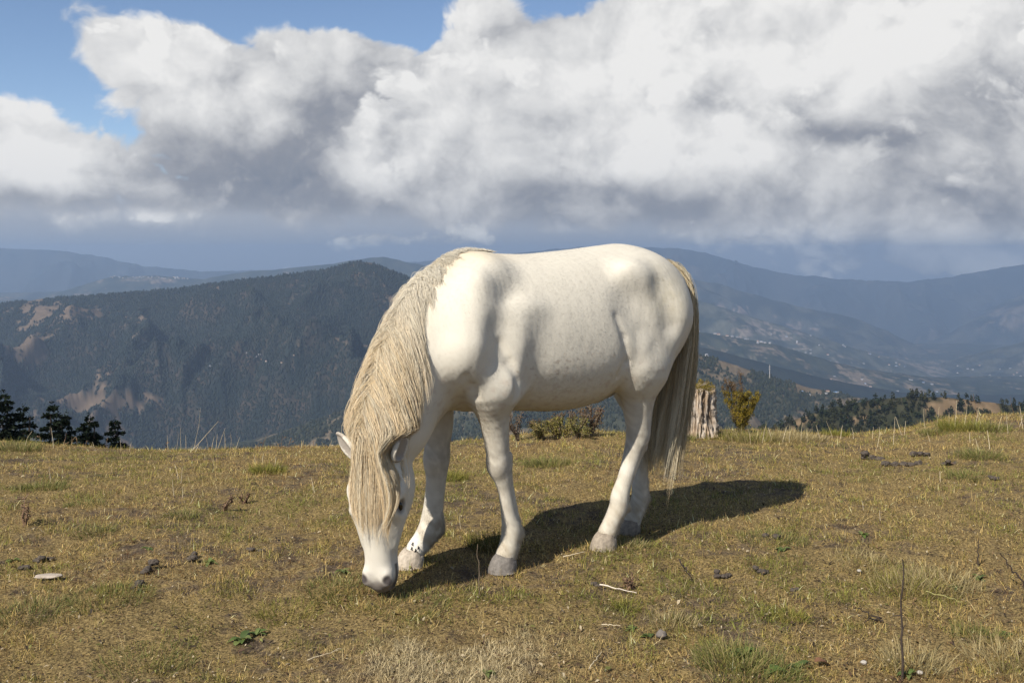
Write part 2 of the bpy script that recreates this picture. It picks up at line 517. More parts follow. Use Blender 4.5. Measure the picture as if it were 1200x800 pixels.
        self.add(sl, d.astype(np.float32), k)
    def blur(self, it=1, mask=None):
        for _ in range(it):
            g = self.g
            for ax in range(3):
                s = np.empty_like(g)
                a = [slice(None)] * 3; b = [slice(None)] * 3; c = [slice(None)] * 3
                a[ax] = slice(0, -2); b[ax] = slice(1, -1); c[ax] = slice(2, None)
                s[:] = g
                s[tuple(b)] = 0.25 * g[tuple(a)] + 0.5 * g[tuple(b)] + 0.25 * g[tuple(c)]
                g = s
            self.g = g
    def surface(self):
        """surface nets: quads around every sign-changing edge"""
        g = self.g; n = g.shape
        ins = g < 0
        cnt = np.zeros((n[0]-1, n[1]-1, n[2]-1), np.float32)
        acc = np.zeros(cnt.shape + (3,), np.float32)
        def cellslice(dx, dy, dz):
            return (slice(dx, n[0]-1+dx), slice(dy, n[1]-1+dy), slice(dz, n[2]-1+dz))
        corners = [(dx, dy, dz) for dx in (0, 1) for dy in (0, 1) for dz in (0, 1)]
        tot = sum(ins[cellslice(*c)].astype(np.int8) for c in corners)
        active = (tot > 0) & (tot < 8)
        idx = np.argwhere(active)
        vid = np.full(active.shape, -1, np.int64); vid[active] = np.arange(len(idx))
        pos = np.zeros((len(idx), 3)); num = np.zeros(len(idx))
        i0, j0, k0 = idx.T
        for c in corners:
            for ax in range(3):
                if c[ax]: continue
                e = list(c); e[ax] = 1
                va = g[i0+c[0], j0+c[1], k0+c[2]]; vb = g[i0+e[0], j0+e[1], k0+e[2]]
                cr = (va < 0) != (vb < 0)
                t = np.where(cr, va / np.where(cr, va - vb, 1), 0)
                p = np.array(c, float)[None].repeat(len(idx), 0); p[:, ax] += t
                pos += p * cr[:, None]; num += cr
        pos = pos / num[:, None] + idx
        verts = self.lo + pos * self.h
        quads = []
        for ax in range(3):
            u, v = (ax + 1) % 3, (ax + 2) % 3
            a = [slice(1, -1)] * 3; b = [slice(1, -1)] * 3
            a[ax] = slice(0, -1); b[ax] = slice(1, None)
            A = ins[tuple(a)]; B = ins[tuple(b)]
            e = np.argwhere(A != B)
            flip = A[tuple(e.T)]
            base = e.copy(); 
            for q in range(3):
                if q != ax: base[:, q] += 1
            def cell(du, dv):
                c = base.copy(); c[:, u] -= du; c[:, v] -= dv
                return vid[c[:, 0], c[:, 1], c[:, 2]]
            q = np.stack([cell(1, 1), cell(0, 1), cell(0, 0), cell(1, 0)], 1)
            q[~flip] = q[~flip][:, ::-1]
            quads.append(q)
        q = np.concatenate(quads)
        return verts, q[(q >= 0).all(1)]

def laplacian(verts, quads, it=2, lam=0.5):
    n = len(verts)
    e = np.concatenate([quads[:, [0, 1]], quads[:, [1, 2]], quads[:, [2, 3]], quads[:, [3, 0]]])
    e = np.concatenate([e, e[:, ::-1]])
    deg = np.bincount(e[:, 0], minlength=n).astype(float)
    for _ in range(it):
        for lm in (lam, -lam * 0.9):
            s = np.stack([np.bincount(e[:, 0], weights=verts[e[:, 1], i], minlength=n) for i in range(3)], 1) / deg[:, None]
            verts = verts + lm * (s - verts)
    return verts

def vert_normals(verts, quads):
    a, b, c, d = [verts[quads[:, i]] for i in range(4)]
    fn = np.cross(c - a, d - b)
    n = np.zeros_like(verts)
    for i in range(4):
        for j in range(3):
            n[:, j] += np.bincount(quads[:, i], weights=fn[:, j], minlength=len(verts))
    return n / (np.linalg.norm(n, axis=1, keepdims=True) + 1e-12)

# ---- head frame: hanging straight down, face turned a little off the lens
HEAD_O = np.array([0.452, 0.130, 0.600])
_yaw = math.radians(39.0)
HN = np.array([math.cos(_yaw), math.sin(_yaw), 0.0])        # out of the forehead
HT = np.array([-0.018, 0.018, -1.0]); HT /= np.linalg.norm(HT)  # poll to muzzle
HN = HN - HT * (HN @ HT); HN /= np.linalg.norm(HN)
HA = np.cross(HN, HT); HA = HA / np.linalg.norm(HA)          # towards its left cheek
if HA @ np.array([-0.719, 0.695, 0]) < 0: HA = -HA
def hp(t, a, n):
    return HEAD_O + HT * t + HA * a + HN * n

def build_body(ears=True):
    f = Field((-1.36, -0.42, -0.07), (0.76, 0.46, 1.36), 0.005)
    allbox = ((-1.36, -0.42, 0.5), (0.4, 0.42, 1.36))
    # trunk: t along s; rows: s, centre l, half width, bottom z, top z, exponent, height of widest point
    f.loft(((0, 0, 0), (1, 0, 0), (0, 1, 0), (0, 0, 1)), [
        (-1.165, 0, .02, 1.07, 1.12, 2.0, .5),
        (-1.145, 0, .065, 1.03, 1.150, 2.0, .5),
        (-1.10, 0, .115, .98, 1.192, 2.0, .5),
        (-1.04, 0, .165, .90, 1.232, 2.0, .5),
        (-0.97, 0, .200, .80, 1.268, 2.0, .5),
        (-0.89, 0, .222, .76, 1.294, 2.0, .5),
        (-0.80, 0, .240, .715, 1.305, 2.05, .5),
        (-0.70, 0, .258, .648, 1.297, 2.1, .47),
        (-0.58, 0, .274, .606, 1.283, 2.15, .43),
        (-0.42, 0, .274, .594, 1.268, 2.15, .42),
        (-0.28, 0, .264, .606, 1.258, 2.1, .42),
        (-0.16, 0, .244, .616, 1.260, 2.0, .42),
        (-0.06, 0, .208, .622, 1.264, 1.9, .42),
        (0.03, 0, .186, .630, 1.262, 1.85, .42),
        (0.11, 0, .160, .660, 1.215, 1.9, .45),
        (0.17, 0, .120, .720, 1.100, 2.0, .5),
        (0.205, 0, .060, .80, .98, 2.0, .5),
        (0.22, 0, .02, .86, .92, 2.0, .5)], k=0.02, box=allbox)
    # neck: from the withers and chest down to the poll
    for p, q in zip(NECK[:-1], NECK[1:]):
        for j in range(5):
            t = j / 5.0
            w = [p[i] + (q[i] - p[i]) * t for i in range(6)]
            T = np.array(q[:3], float) - np.array(p[:3], float); T /= np.linalg.norm(T)
            A = np.cross((0, 0, 1.0), T); A /= np.linalg.norm(A); D = np.cross(T, A)
            R = np.stack([T, A, D], 1)
            f.ell(w[:3], (w[5], w[3], w[4]), k=(0.12 if p is NECK[0] else 0.08), R=R)
    # shoulders, breast, fore legs
    for sg, leg in ((1, LF), (-1, RF)):
        f.cone((-0.03, sg*.10, 1.16), (0.110, sg*.160, .88), .07, .082, k=.12)          # scapula
        f.cone((0.115, sg*.165, .86), (-0.04, sg*.180, .74), .082, .075, k=.07)          # upper arm
        f.cone((-0.16, sg*.150, 1.00), (-0.075, sg*.186, .76), .072, .066, k=.09)        # triceps
        f.ell((0.155, sg*.085, .83), (.075, .085, .12), k=.05)                           # breast muscle
        f.chain(leg, k=.03, k0=.05)
        f.cone((0.055, sg*.178, 1.14), (0.10, sg*.212, .92), .020, .028, k=.10)           # scapular spine
        f.ell((-0.105, sg*.203, .90), (.085, .04, .12), k=.10)                             # triceps belly
    # quarters and hind legs
    for sg, leg in ((1, LH), (-1, RH)):
        f.ell((-0.87, sg*.120, 1.02), (.185, .115, .21), k=.10)
        f.cone((-0.92, sg*.135, .98), (-0.83, sg*.150, .76), .140, .100, k=.07)
        f.cone((-0.80, sg*.165, .98), (-0.745, sg*.180, .78), .075, .085, k=.06)          # stifle
        f.ell((-0.985, sg*.100, .98), (.085, .085, .17), k=.07)                            # buttock
        f.ell((-0.700, sg*.205, 1.165), (.060, .035, .045), k=.10)                        # point of hip
        f.cone((-0.70, sg*.215, .86), (-0.745, sg*.185, .72), .05, .05, k=.06)            # flank fold
        f.chain(leg, k=.03, k0=.05)
    for (sg, leg) in ((1, LH), (-1, RH)):                                               # hock: cap, tendon, tendons of the cannon
        hk = np.array(leg[4][:3]); fe = np.array(leg[8][:3])
        f.cone(hk + (-.050, 0, .050), hk + (-.040, sg*.01, .17), .017, .013, k=.02)
        f.cone(hk + (-.046, 0, .040), hk + (-.040, 0, -.06), .016, .012, k=.02)
        f.cone(hk + (-.030, 0, -.06), fe + (-.030, 0, .02), .012, .013, k=.014)
        f.ell(fe + (-.036, 0, -.052), (.020, .022, .022), k=.02)
        f.cone(hk + (.022, sg*.020, .05), hk + (.030, sg*.010, -.05), .020, .014, k=.02)
    for (sg, leg) in ((1, LF), (-1, RF)):                                               # knee block, accessory bone, tendons
        kn = np.array(leg[4][:3]); fe = np.array(leg[9][:3])
        f.ell(kn + (.018, 0, .0), (.032, .044, .050), k=.025)
        f.cone(kn + (-.046, 0, .035), kn + (-.044, 0, -.010), .013, .012, k=.02)
        f.cone(kn + (-.040, 0, -.03), fe + (-.028, 0, .03), .011, .012, k=.014)
        f.ell(fe + (-.036, 0, -.014), (.018, .024, .024), k=.02)
        f.cone(kn + (.03, sg*.01, .20), kn + (.02, sg*.01, .06), .030, .018, k=.03)
    # hollows: behind the shoulder, flank, between the thigh muscles, in front of the shoulder blade
    for sg in (1, -1):
        f.cone((-0.185, sg*.320, .98), (-0.150, sg*.293, .76), .014, .020, k=.11, sub=True)
        f.cone((0.000, sg*.312, .97), (0.010, sg*.322, .85), .018, .022, k=.11, sub=True)
        f.ell((-0.635, sg*.325, 1.07), (.050, .045, .085), k=.10, sub=True)
        f.cone((-0.835, sg*.303, 1.13), (-0.865, sg*.314, .96), .024, .030, k=.08, sub=True)
        f.cone((-0.715, sg*.315, 1.02), (-0.665, sg*.310, .78), .022, .020, k=.05, sub=True)
    f.cone((0.235, 0, .90), (0.20, 0, .74), .012, .015, k=.05, sub=True)                  # groove of the breast
    # creases of the skin: behind the elbow, in the flank, down the thigh and the shoulder
    S = Sampler(f)
    for pl, r in (([(584, 402), (594, 424), (599, 446), (596, 464)], .006), ([(717, 372), (724, 396), (728, 422), (724, 440)], .006),
                  ([(546, 440), (553, 456), (556, 470)], .006)):
        pts = snap(S, np.array([pony_point(x, y, .235) for x, y in pl]), .0065, 6)
        for m in (1, -1):
            for a, b in zip(pts[:-1], pts[1:]):
                f.cone(a * (1, m, 1), b * (1, m, 1), r, r, k=.030, sub=True)
    # dock of the tail
    f.chain([(-1.06, 0, 1.17, .045), (-1.12, 0, 1.15, .040), (-1.155, 0, 1.09, .034), (-1.16, 0, 1.0, .028)], k=.03)
    # sheath
    f.cone((-0.66, .015, .64), (-0.74, .015, .655), .035, .026, k=.03)
    # head
    f.loft((HEAD_O, HT, HA, HN), [
        (-.045, 0, .048, -.060, .030, 2.0, .5),
        (0.0, 0, .072, -.090, .046, 2.1, .5),
        (0.08, 0, .086, -.125, .066, 2.3, .55),
        (0.16, 0, .108, -.165, .076, 2.4, .60),
        (0.23, 0, .110, -.172, .078, 2.4, .62),
        (0.29, 0, .096, -.152, .074, 2.4, .62),
        (0.35, 0, .074, -.115, .068, 2.4, .6),
        (0.41, 0, .058, -.082, .060, 2.3, .58),
        (0.46, 0, .057, -.070, .056, 2.3, .55),
        (0.505, 0, .060, -.066, .055, 2.3, .5),
        (0.540, 0, .055, -.060, .046, 2.2, .5),
        (0.565, 0, .042, -.050, .030, 2.1, .5),
        (0.580, 0, .020, -.030, .010, 2.0, .5)], k=.035,
        box=(HEAD_O + np.array([-.30, -.30, -.64]), HEAD_O + np.array([.27, .30, .12])))
    for sg in (1, -1):
        f.cone(hp(.20, sg*.088, .036), hp(.27, sg*.086, .042), .012, .012, k=.05)         # brow
        f.cone(hp(.30, sg*.088, .005), hp(.40, sg*.060, .005), .012, .008, k=.04)          # facial crest
        f.ell(hp(.252, sg*.108, .034), (.016, .016, .022), k=.02, sub=True)                # eye socket
        f.ell(hp(.518, sg*.043, .043), (.014, .011, .022), k=.035)                          # nostril wing
        f.cone(hp(.508, sg*.052, .050), hp(.528, sg*.040, .060), .006, .009, k=.008, sub=True)
        f.cone(hp(.535, sg*.062, -.010), hp(.56, sg*.035, .022), .004, .004, k=.010, sub=True)   # mouth line
    return f

def add_ears(f):
    for sg in (1, -1):
        # ears: a leaf-shaped cup
        b = hp(.080, sg*EARS[sg][3], .046 if sg > 0 else .034); tip = hp(.002, sg*EARS[sg][0], EARS[sg][1])
        ax = tip - b; Lr = np.linalg.norm(ax); ax /= Lr
        nn = HN * .9 + HA * sg * EARS[sg][2]; nn = nn - ax * (nn @ ax); nn /= np.linalg.norm(nn)
        sd = np.cross(ax, nn)
        for j in range(15):
            u = j / 14.0
            w = .027 * (math.sin(math.pi * min(1, .18 + .82 * u)) ** .75) * (1 - .1 * u) + .003
            c = b + ax * Lr * u * 1.02
            R = np.stack([ax, sd, nn], 1)
            f.ell(c, (.014, w, max(.010, w * .62)), k=.012, R=R)
        for j in range(12):
            u = .16 + .76 * j / 11.0
            w = .027 * (math.sin(math.pi * min(1, .18 + .82 * u)) ** .75) * (1 - .1 * u) + .003
            c = b + ax * Lr * u * 1.02 + nn * (w * .50)
            R = np.stack([ax, sd, nn], 1)
            f.ell(c, (.012, w * .66, max(.006, w * .56)), k=.006, R=R, sub=True)

EARS = {1: (.124, .050, 1.9, .094), -1: (.140, .040, .60, .074)}
NECK = [  # s, l, z, half width, half depth, half length
    (0.03, 0.00, .960, .155, .205, .12), (0.15, .015, .895, .130, .180, .10), (0.27, .045, .775, .105, .158, .10),
    (0.35, .085, .660, .090, .130, .09), (0.415, .115, .560, .080, .100, .08)]
LF = [(-.010, .165, .72, .085), (-.040, .150, .63, .064), (-.058, .140, .55, .053), (-.072, .134, .47, .047), (-.084, .130, .425, .047),
      (-.097, .130, .37, .038), (-.108, .130, .32, .029), (-.116, .130, .27, .0285), (-.128, .130, .21, .032), (-.140, .130, .155, .042), (-.132, .130, .105, .041), (-.115, .130, .062, .043)]
RF = [(.06, -.165, .72, .085), (.045, -.150, .63, .070), (.042, -.140, .55, .060), (.050, -.134, .47, .051), (.055, -.130, .415, .051),
      (.058, -.130, .36, .044), (.062, -.130, .31, .040), (.068, -.130, .25, .040), (.075, -.130, .20, .043), (.080, -.130, .145, .052), (.115, -.130, .100, .044), (.150, -.130, .066, .041)]
LH = [(-.80, .155, .78, .110), (-.795, .145, .68, .084), (-.800, .135, .59, .066), (-.808, .130, .52, .056), (-.810, .125, .465, .053), (-.790, .122, .41, .042),
      (-.768, .120, .35, .037), (-.742, .118, .28, .034), (-.715, .116, .21, .040), (-.708, .115, .165, .041), (-.675, .115, .11, .038), (-.648, .115, .064, .042)]
RH = [(-.90, -.150, .78, .105), (-.945, -.140, .68, .080), (-.990, -.130, .58, .062), (-1.025, -.120, .51, .052), (-1.035, -.112, .455, .050), (-1.025, -.108, .39, .041),
      (-1.022, -.100, .32, .036), (-1.018, -.095, .25, .034), (-1.012, -.09, .17, .039), (-1.01, -.088, .125, .041), (-.985, -.085, .07, .039), (-.958, -.085, .026, .042)]
HOOVES = [(LF, (-.112, .13, 0.0)), (RF, (.165, -.13, 0.0)), (LH, (-.640, .115, 0.0)), (RH, (-.950, -.085, -.035))]

# ---------------------------------------------------------------- sampling the field while hair grows
class Sampler:
    def __init__(self, f):
        self.f = f; self.G = np.stack(np.gradient(f.g, f.h), -1).astype(np.float32)
    def __call__(self, P):
        q = (P - self.f.lo) / self.f.h
        q = np.clip(q, 0, np.array(self.f.n) - 1.001)
        i = q.astype(int); w = q - i
        d = 0; g = 0
        for dx in (0, 1):
            for dy in (0, 1):
                for dz in (0, 1):
                    ww = (w[:, 0] if dx else 1 - w[:, 0]) * (w[:, 1] if dy else 1 - w[:, 1]) * (w[:, 2] if dz else 1 - w[:, 2])
                    d = d + ww * self.f.g[i[:, 0] + dx, i[:, 1] + dy, i[:, 2] + dz]
                    g = g + ww[:, None] * self.G[i[:, 0] + dx, i[:, 1] + dy, i[:, 2] + dz]
        g = g / (np.linalg.norm(g, axis=1, keepdims=True) + 1e-9)
        return d, g

def unit(v):
    return v / (np.linalg.norm(v, axis=-1, keepdims=True) + 1e-12)

def grow(S, roots, dirs, lens, steps, gravity, lift, drift=None, wob=0.0, rng=RNG, cling=0.0):
    """march strands downhill over the skin; returns (n, steps+1, 3)"""
    P = roots.copy(); D = unit(dirs.copy()); out = [P.copy()]
    st = (lens / steps)[:, None]
    grav = np.zeros_like(P); grav[:, 2] = -1
    if drift is not None: grav = unit(grav + drift)
    for k in range(steps):
        D = unit(D + grav * gravity + (rng.normal(0, wob, P.shape) if wob else 0))
        P = P + D * st
        d, g = S(P)
        lim = lift * min(1.0, (k + 1) / 2.0)
        pen = np.clip(lim - d, 0, None)
        P = P + g * pen[:, None]
        if cling:
            far = np.clip(d - lim - .012, 0, .05); near = (d < .10)
            P = P - g * (far * near * cling)[:, None]
        into = (D * g).sum(1, keepdims=True)
        D = np.where((pen[:, None] > 0) & (into < 0), unit(D - g * into), D)
        out.append(P.copy())
    return np.stack(out, 1)

def strand_mesh(name, L, rad, cols, sides=3, tip=0.15):
    """L: (n, m, 3) polylines -> thin tapered tubes"""
    n, m, _ = L.shape
    T = np.gradient(L, axis=1); T = unit(T)
    ref = np.array([0.31, 0.83, 0.46]); U = unit(np.cross(T, ref)); W = np.cross(T, U)
    prof = 1 - (1 - tip) * (np.linspace(0, 1, m) ** 2.2)
    prof[0] *= .7
    r = (np.asarray(rad)[:, None] * prof[None])[..., None]
    ang = np.arange(sides) * 2 * np.pi / sides
    V = np.stack([L + r * (math.cos(a) * U + math.sin(a) * W) for a in ang], 2)     # n m s 3
    idx = np.arange(n * m * sides).reshape(n, m, sides)
    a = idx[:, :-1, :]; b = idx[:, 1:, :]
    q = np.stack([a, np.roll(a, -1, 2), np.roll(b, -1, 2), b], -1).reshape(-1, 4)
    me = mesh_from(name, V.reshape(-1, 3), q)
    put_colour(me, 'tint', np.repeat(cols.reshape(n, -1, 3) if cols.ndim == 3 else np.repeat(cols[:, None], m, 1), sides, axis=1).reshape(-1, 3) if cols.ndim == 2 else np.repeat(cols[:, :, None], sides, 2).reshape(-1, 3))
    return me

def locks(S, guides_root, guides_dir, guides_len, per, spread, steps, gravity, lift, drift, colour, radius, wob=.03, tipclump=.25, seed=3, lenvar=.25, cling=0.0):
    """each guide becomes a lock of strands that draw together towards the tip"""
    rng = np.random.default_rng(seed)
    G = grow(S, guides_root, guides_dir, guides_len, steps, gravity, lift, drift, wob, rng, cling)
    n, m, _ = G.shape
    L = np.repeat(G, per, 0)
    off = rng.normal(0, 1, (n * per, 3)) * spread
    u = np.linspace(0, 1, m)
    clump = 1 - (1 - tipclump) * smooth01(.1, .95, u)
    ph = rng.uniform(0, 6.28, (n * per, 1)); fq = rng.uniform(2, 6, (n * per, 1))
    wav = np.sin(ph + fq * u[None] * 3.0)[..., None] * rng.normal(0, .0035, (n * per, 1, 3)) * u[None, :, None]
    cut = 1 - rng.random(n * per) * lenvar                       # uneven ends
    pos = u[None] * cut[:, None] * (m - 1)
    i = np.clip(pos.astype(int), 0, m - 2); f = (pos - i)[..., None]
    ar = np.arange(n * per)[:, None]
    L = L[ar, i] * (1 - f) + L[ar, i + 1] * f
    L = L + off[:, None] * clump[None, :, None] + wav
    flat = L.reshape(-1, 3); d, g = S(flat)
    pen = np.clip(.004 - d, 0, None); L = (flat + g * pen[:, None]).reshape(L.shape)
    base = np.repeat(colour, per, 0)
    base = base * (1 + rng.normal(0, .10, (n * per, 1)))
    grad = (0.90 + 0.16 * u)[None, :, None]
    return L, base[:, None] * grad, np.full(n * per, radius) * rng.uniform(.7, 1.25, n * per)

def between_ears(L):
    """hair at the poll lies between the ears instead of over them"""
    Q = L - HEAD_O; t = Q @ HT; a = Q @ HA; n = Q @ HN; fr = smooth01(-.035, .025, n)
    left = smooth01(0, .03, a)
    w = smooth01(-.035, .035, t) * smooth01(.55, .35, t) * np.where(a > 0, fr, 1.0)
    lim = .080 + .040 * smooth01(.07, .20, t) + .06 * smooth01(.03, -.05, t) - .020 * left * smooth01(.14, .06, t) - .062 * smooth01(.20, .36, t)
    new = lim * np.tanh(a / lim)
    L = L + (w * (new - a))[..., None] * HA
    return L + (w * np.clip(.05 - np.abs(n - .06), 0, .05) * .0)[..., None] * HN

def snap(S, P, lift=0.0, it=3):
    for _ in range(it):
        d, g = S(P); P = P - g * (d - lift)[:, None]
    return P

def body_colours(V, N):
    s, l, z = V.T
    n1 = fbm(s * 6 + l * 3, z * 6 + l * 4, 21, 4); n2 = fbm(s * 30, z * 30 + l * 20, 22, 3); n3 = fbm(s * 70 + l * 40, z * 18, 23, 3)
    cream = np.array([.600, .548, .452]); c = np.repeat(cream[None], len(V), 0)
    c *= (1 + .05 * n1 + .025 * n3)[:, None]
    def blend(w, col):
        nonlocal c
        w = np.clip(w, 0, 1)[:, None]; c = c * (1 - w) + np.array(col) * w
    head = (V - HEAD_O) @ HT; hn = (V - HEAD_O) @ HN; ha = (V - HEAD_O) @ HA
    is_head = (s > .22) & (z < .68) & (head > -.06)
    body = ~is_head
    # warm stained hair on the topline, a darker hollow behind the hip, duller tone on the underside
    blend(body * smooth01(1.20, 1.29, z) * smooth01(-.45, .05, s) * .55 * (1 + n1), (.68, .56, .38))
    blend(body * smooth01(.18, .05, np.hypot(s + .87, (z - 1.09))) * .50 * (1 + n2), (.52, .46, .34))
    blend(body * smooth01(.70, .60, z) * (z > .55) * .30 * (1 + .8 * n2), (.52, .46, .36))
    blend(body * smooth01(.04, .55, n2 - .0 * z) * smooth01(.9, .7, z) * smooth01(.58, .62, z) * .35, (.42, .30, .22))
    crest = np.array([(-.02, 0, 1.275), (.10, .004, 1.25), (.20, .02, 1.16), (.30, .05, 1.02), (.40, .09, .82)])
    cd = np.full(len(V), 9.0)
    for a_, b_ in zip(crest[:-1], crest[1:]):
        tt = np.clip(((V - a_) @ (b_ - a_)) / ((b_ - a_) @ (b_ - a_)), 0, 1)
        cd = np.minimum(cd, np.linalg.norm(V - a_ - tt[:, None] * (b_ - a_), axis=1))
    blend(body * smooth01(.16, .06, cd + .02 * n1) * .75, (.585, .500, .365))
    # legs: greyer at the knee and hock, mud at the fetlocks
    leg = body & (z < .60)
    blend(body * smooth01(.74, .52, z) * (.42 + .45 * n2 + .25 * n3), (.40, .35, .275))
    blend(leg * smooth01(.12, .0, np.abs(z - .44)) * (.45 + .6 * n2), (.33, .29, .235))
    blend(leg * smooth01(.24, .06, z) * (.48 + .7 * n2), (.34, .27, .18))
    blend(leg * smooth01(.05, .0, np.abs(z - .33)) * .35 * (s < -.5), (.78, .73, .64))
    rf = leg & (s > -.05) & (l < 0)
    blend(rf * smooth01(.22, .14, z) * smooth01(.13, .08, s) * (.55 + .6 * n2), (.25, .20, .14))
    blend(rf * smooth01(.13, .17, s) * .8, (.74, .69, .60))
    # head: bare dark skin at the lips, nostrils and eyes
    m = is_head
    blend(m * smooth01(.40, .47, head) * .25 * (1 + n2), (.55, .50, .44))
    blend(m * smooth01(.488, .545, head + .022 * n2) * .90, (.15, .125, .11))
    nost = np.minimum(np.linalg.norm(V - hp(.518, .048, .055), axis=1), np.linalg.norm(V - hp(.518, -.048, .055), axis=1))
    blend(m * smooth01(.024, .012, nost) * .95, (.05, .04, .038))
    blend(m * (head > .47) * (head < .56) * smooth01(.018, .004, np.abs(hn + .005)) * (np.abs(ha) > .028) * .85, (.05, .042, .038))
    eye = np.minimum(np.linalg.norm(V - hp(.252, .103, .036), axis=1), np.linalg.norm(V - hp(.252, -.103, .036), axis=1))
    blend(m * smooth01(.036, .018, eye) * .8, (.10, .085, .075))
    # grey skin inside the ears
    for sg in (1, -1):
        b = hp(.080, sg*EARS[sg][3], .046 if sg > 0 else .034); tip = hp(.002, sg*EARS[sg][0], EARS[sg][1])
        ax = tip - b; tt = np.clip(((V - b) @ ax) / (ax @ ax), .05, 1); near = np.linalg.norm(V - b - tt[:, None] * ax, axis=1)
        nn = unit(HN * .9 + HA * sg * EARS[sg][2]); inside = (N @ nn > .15) & (near < .020)
        blend(inside * .75, (.20, .165, .14)); blend((near < .035) * .18, (.42, .36, .29))
    # grubby spots on the barrel
    sp = fbm(s * 45, z * 45, 41, 2) - .28
    blend(body * smooth01(0, .2, sp) * smooth01(.12, .0, np.abs(z - .82)) * smooth01(.0, -.1, s) * smooth01(-.55, -.40, s) * .5, (.34, .26, .20))
    return np.clip(c, .02, .9)

def hoof_mesh(tone):
    """horn capsule: upright bell, longer at the toe, toe towards +x"""
    rows = [(0.0, .060, .058, .012), (.012, .0585, .056, .010), (.030, .0555, .052, .005), (.046, .0515, .047, .002), (.056, .046, .042, -.002), (.064, .038, .034, -.003)]
    V, F = [], []; n = 28
    for z, rx, ry, cx in rows:
        for j in range(n):
            a = 2 * math.pi * j / n; c = math.cos(a); s_ = math.sin(a)
            k = 1.12 if c > 0 else .86
            zz = z * (1.08 if c > 0 else .80)
            V.append((cx + rx * c * k, ry * s_, zz + .0012 * math.sin(z * 900)))
    for i in range(len(rows) - 1):
        for j in range(n):
            F.append((i*n+j, i*n+(j+1) % n, (i+1)*n+(j+1) % n, (i+1)*n+j))
    V.append((0, 0, 0)); V.append((-.004, 0, .060))
    T = [(j, len(V)-2, (j+1) % n) for j in range(n)]
    T = [(t[2], t[1], t[0]) for t in T] + [((len(rows)-1)*n+j, (len(rows)-1)*n+(j+1) % n, len(V)-1) for j in range(n)]
    return mesh_from('hoof', V, [np.array(F), np.array(T)])

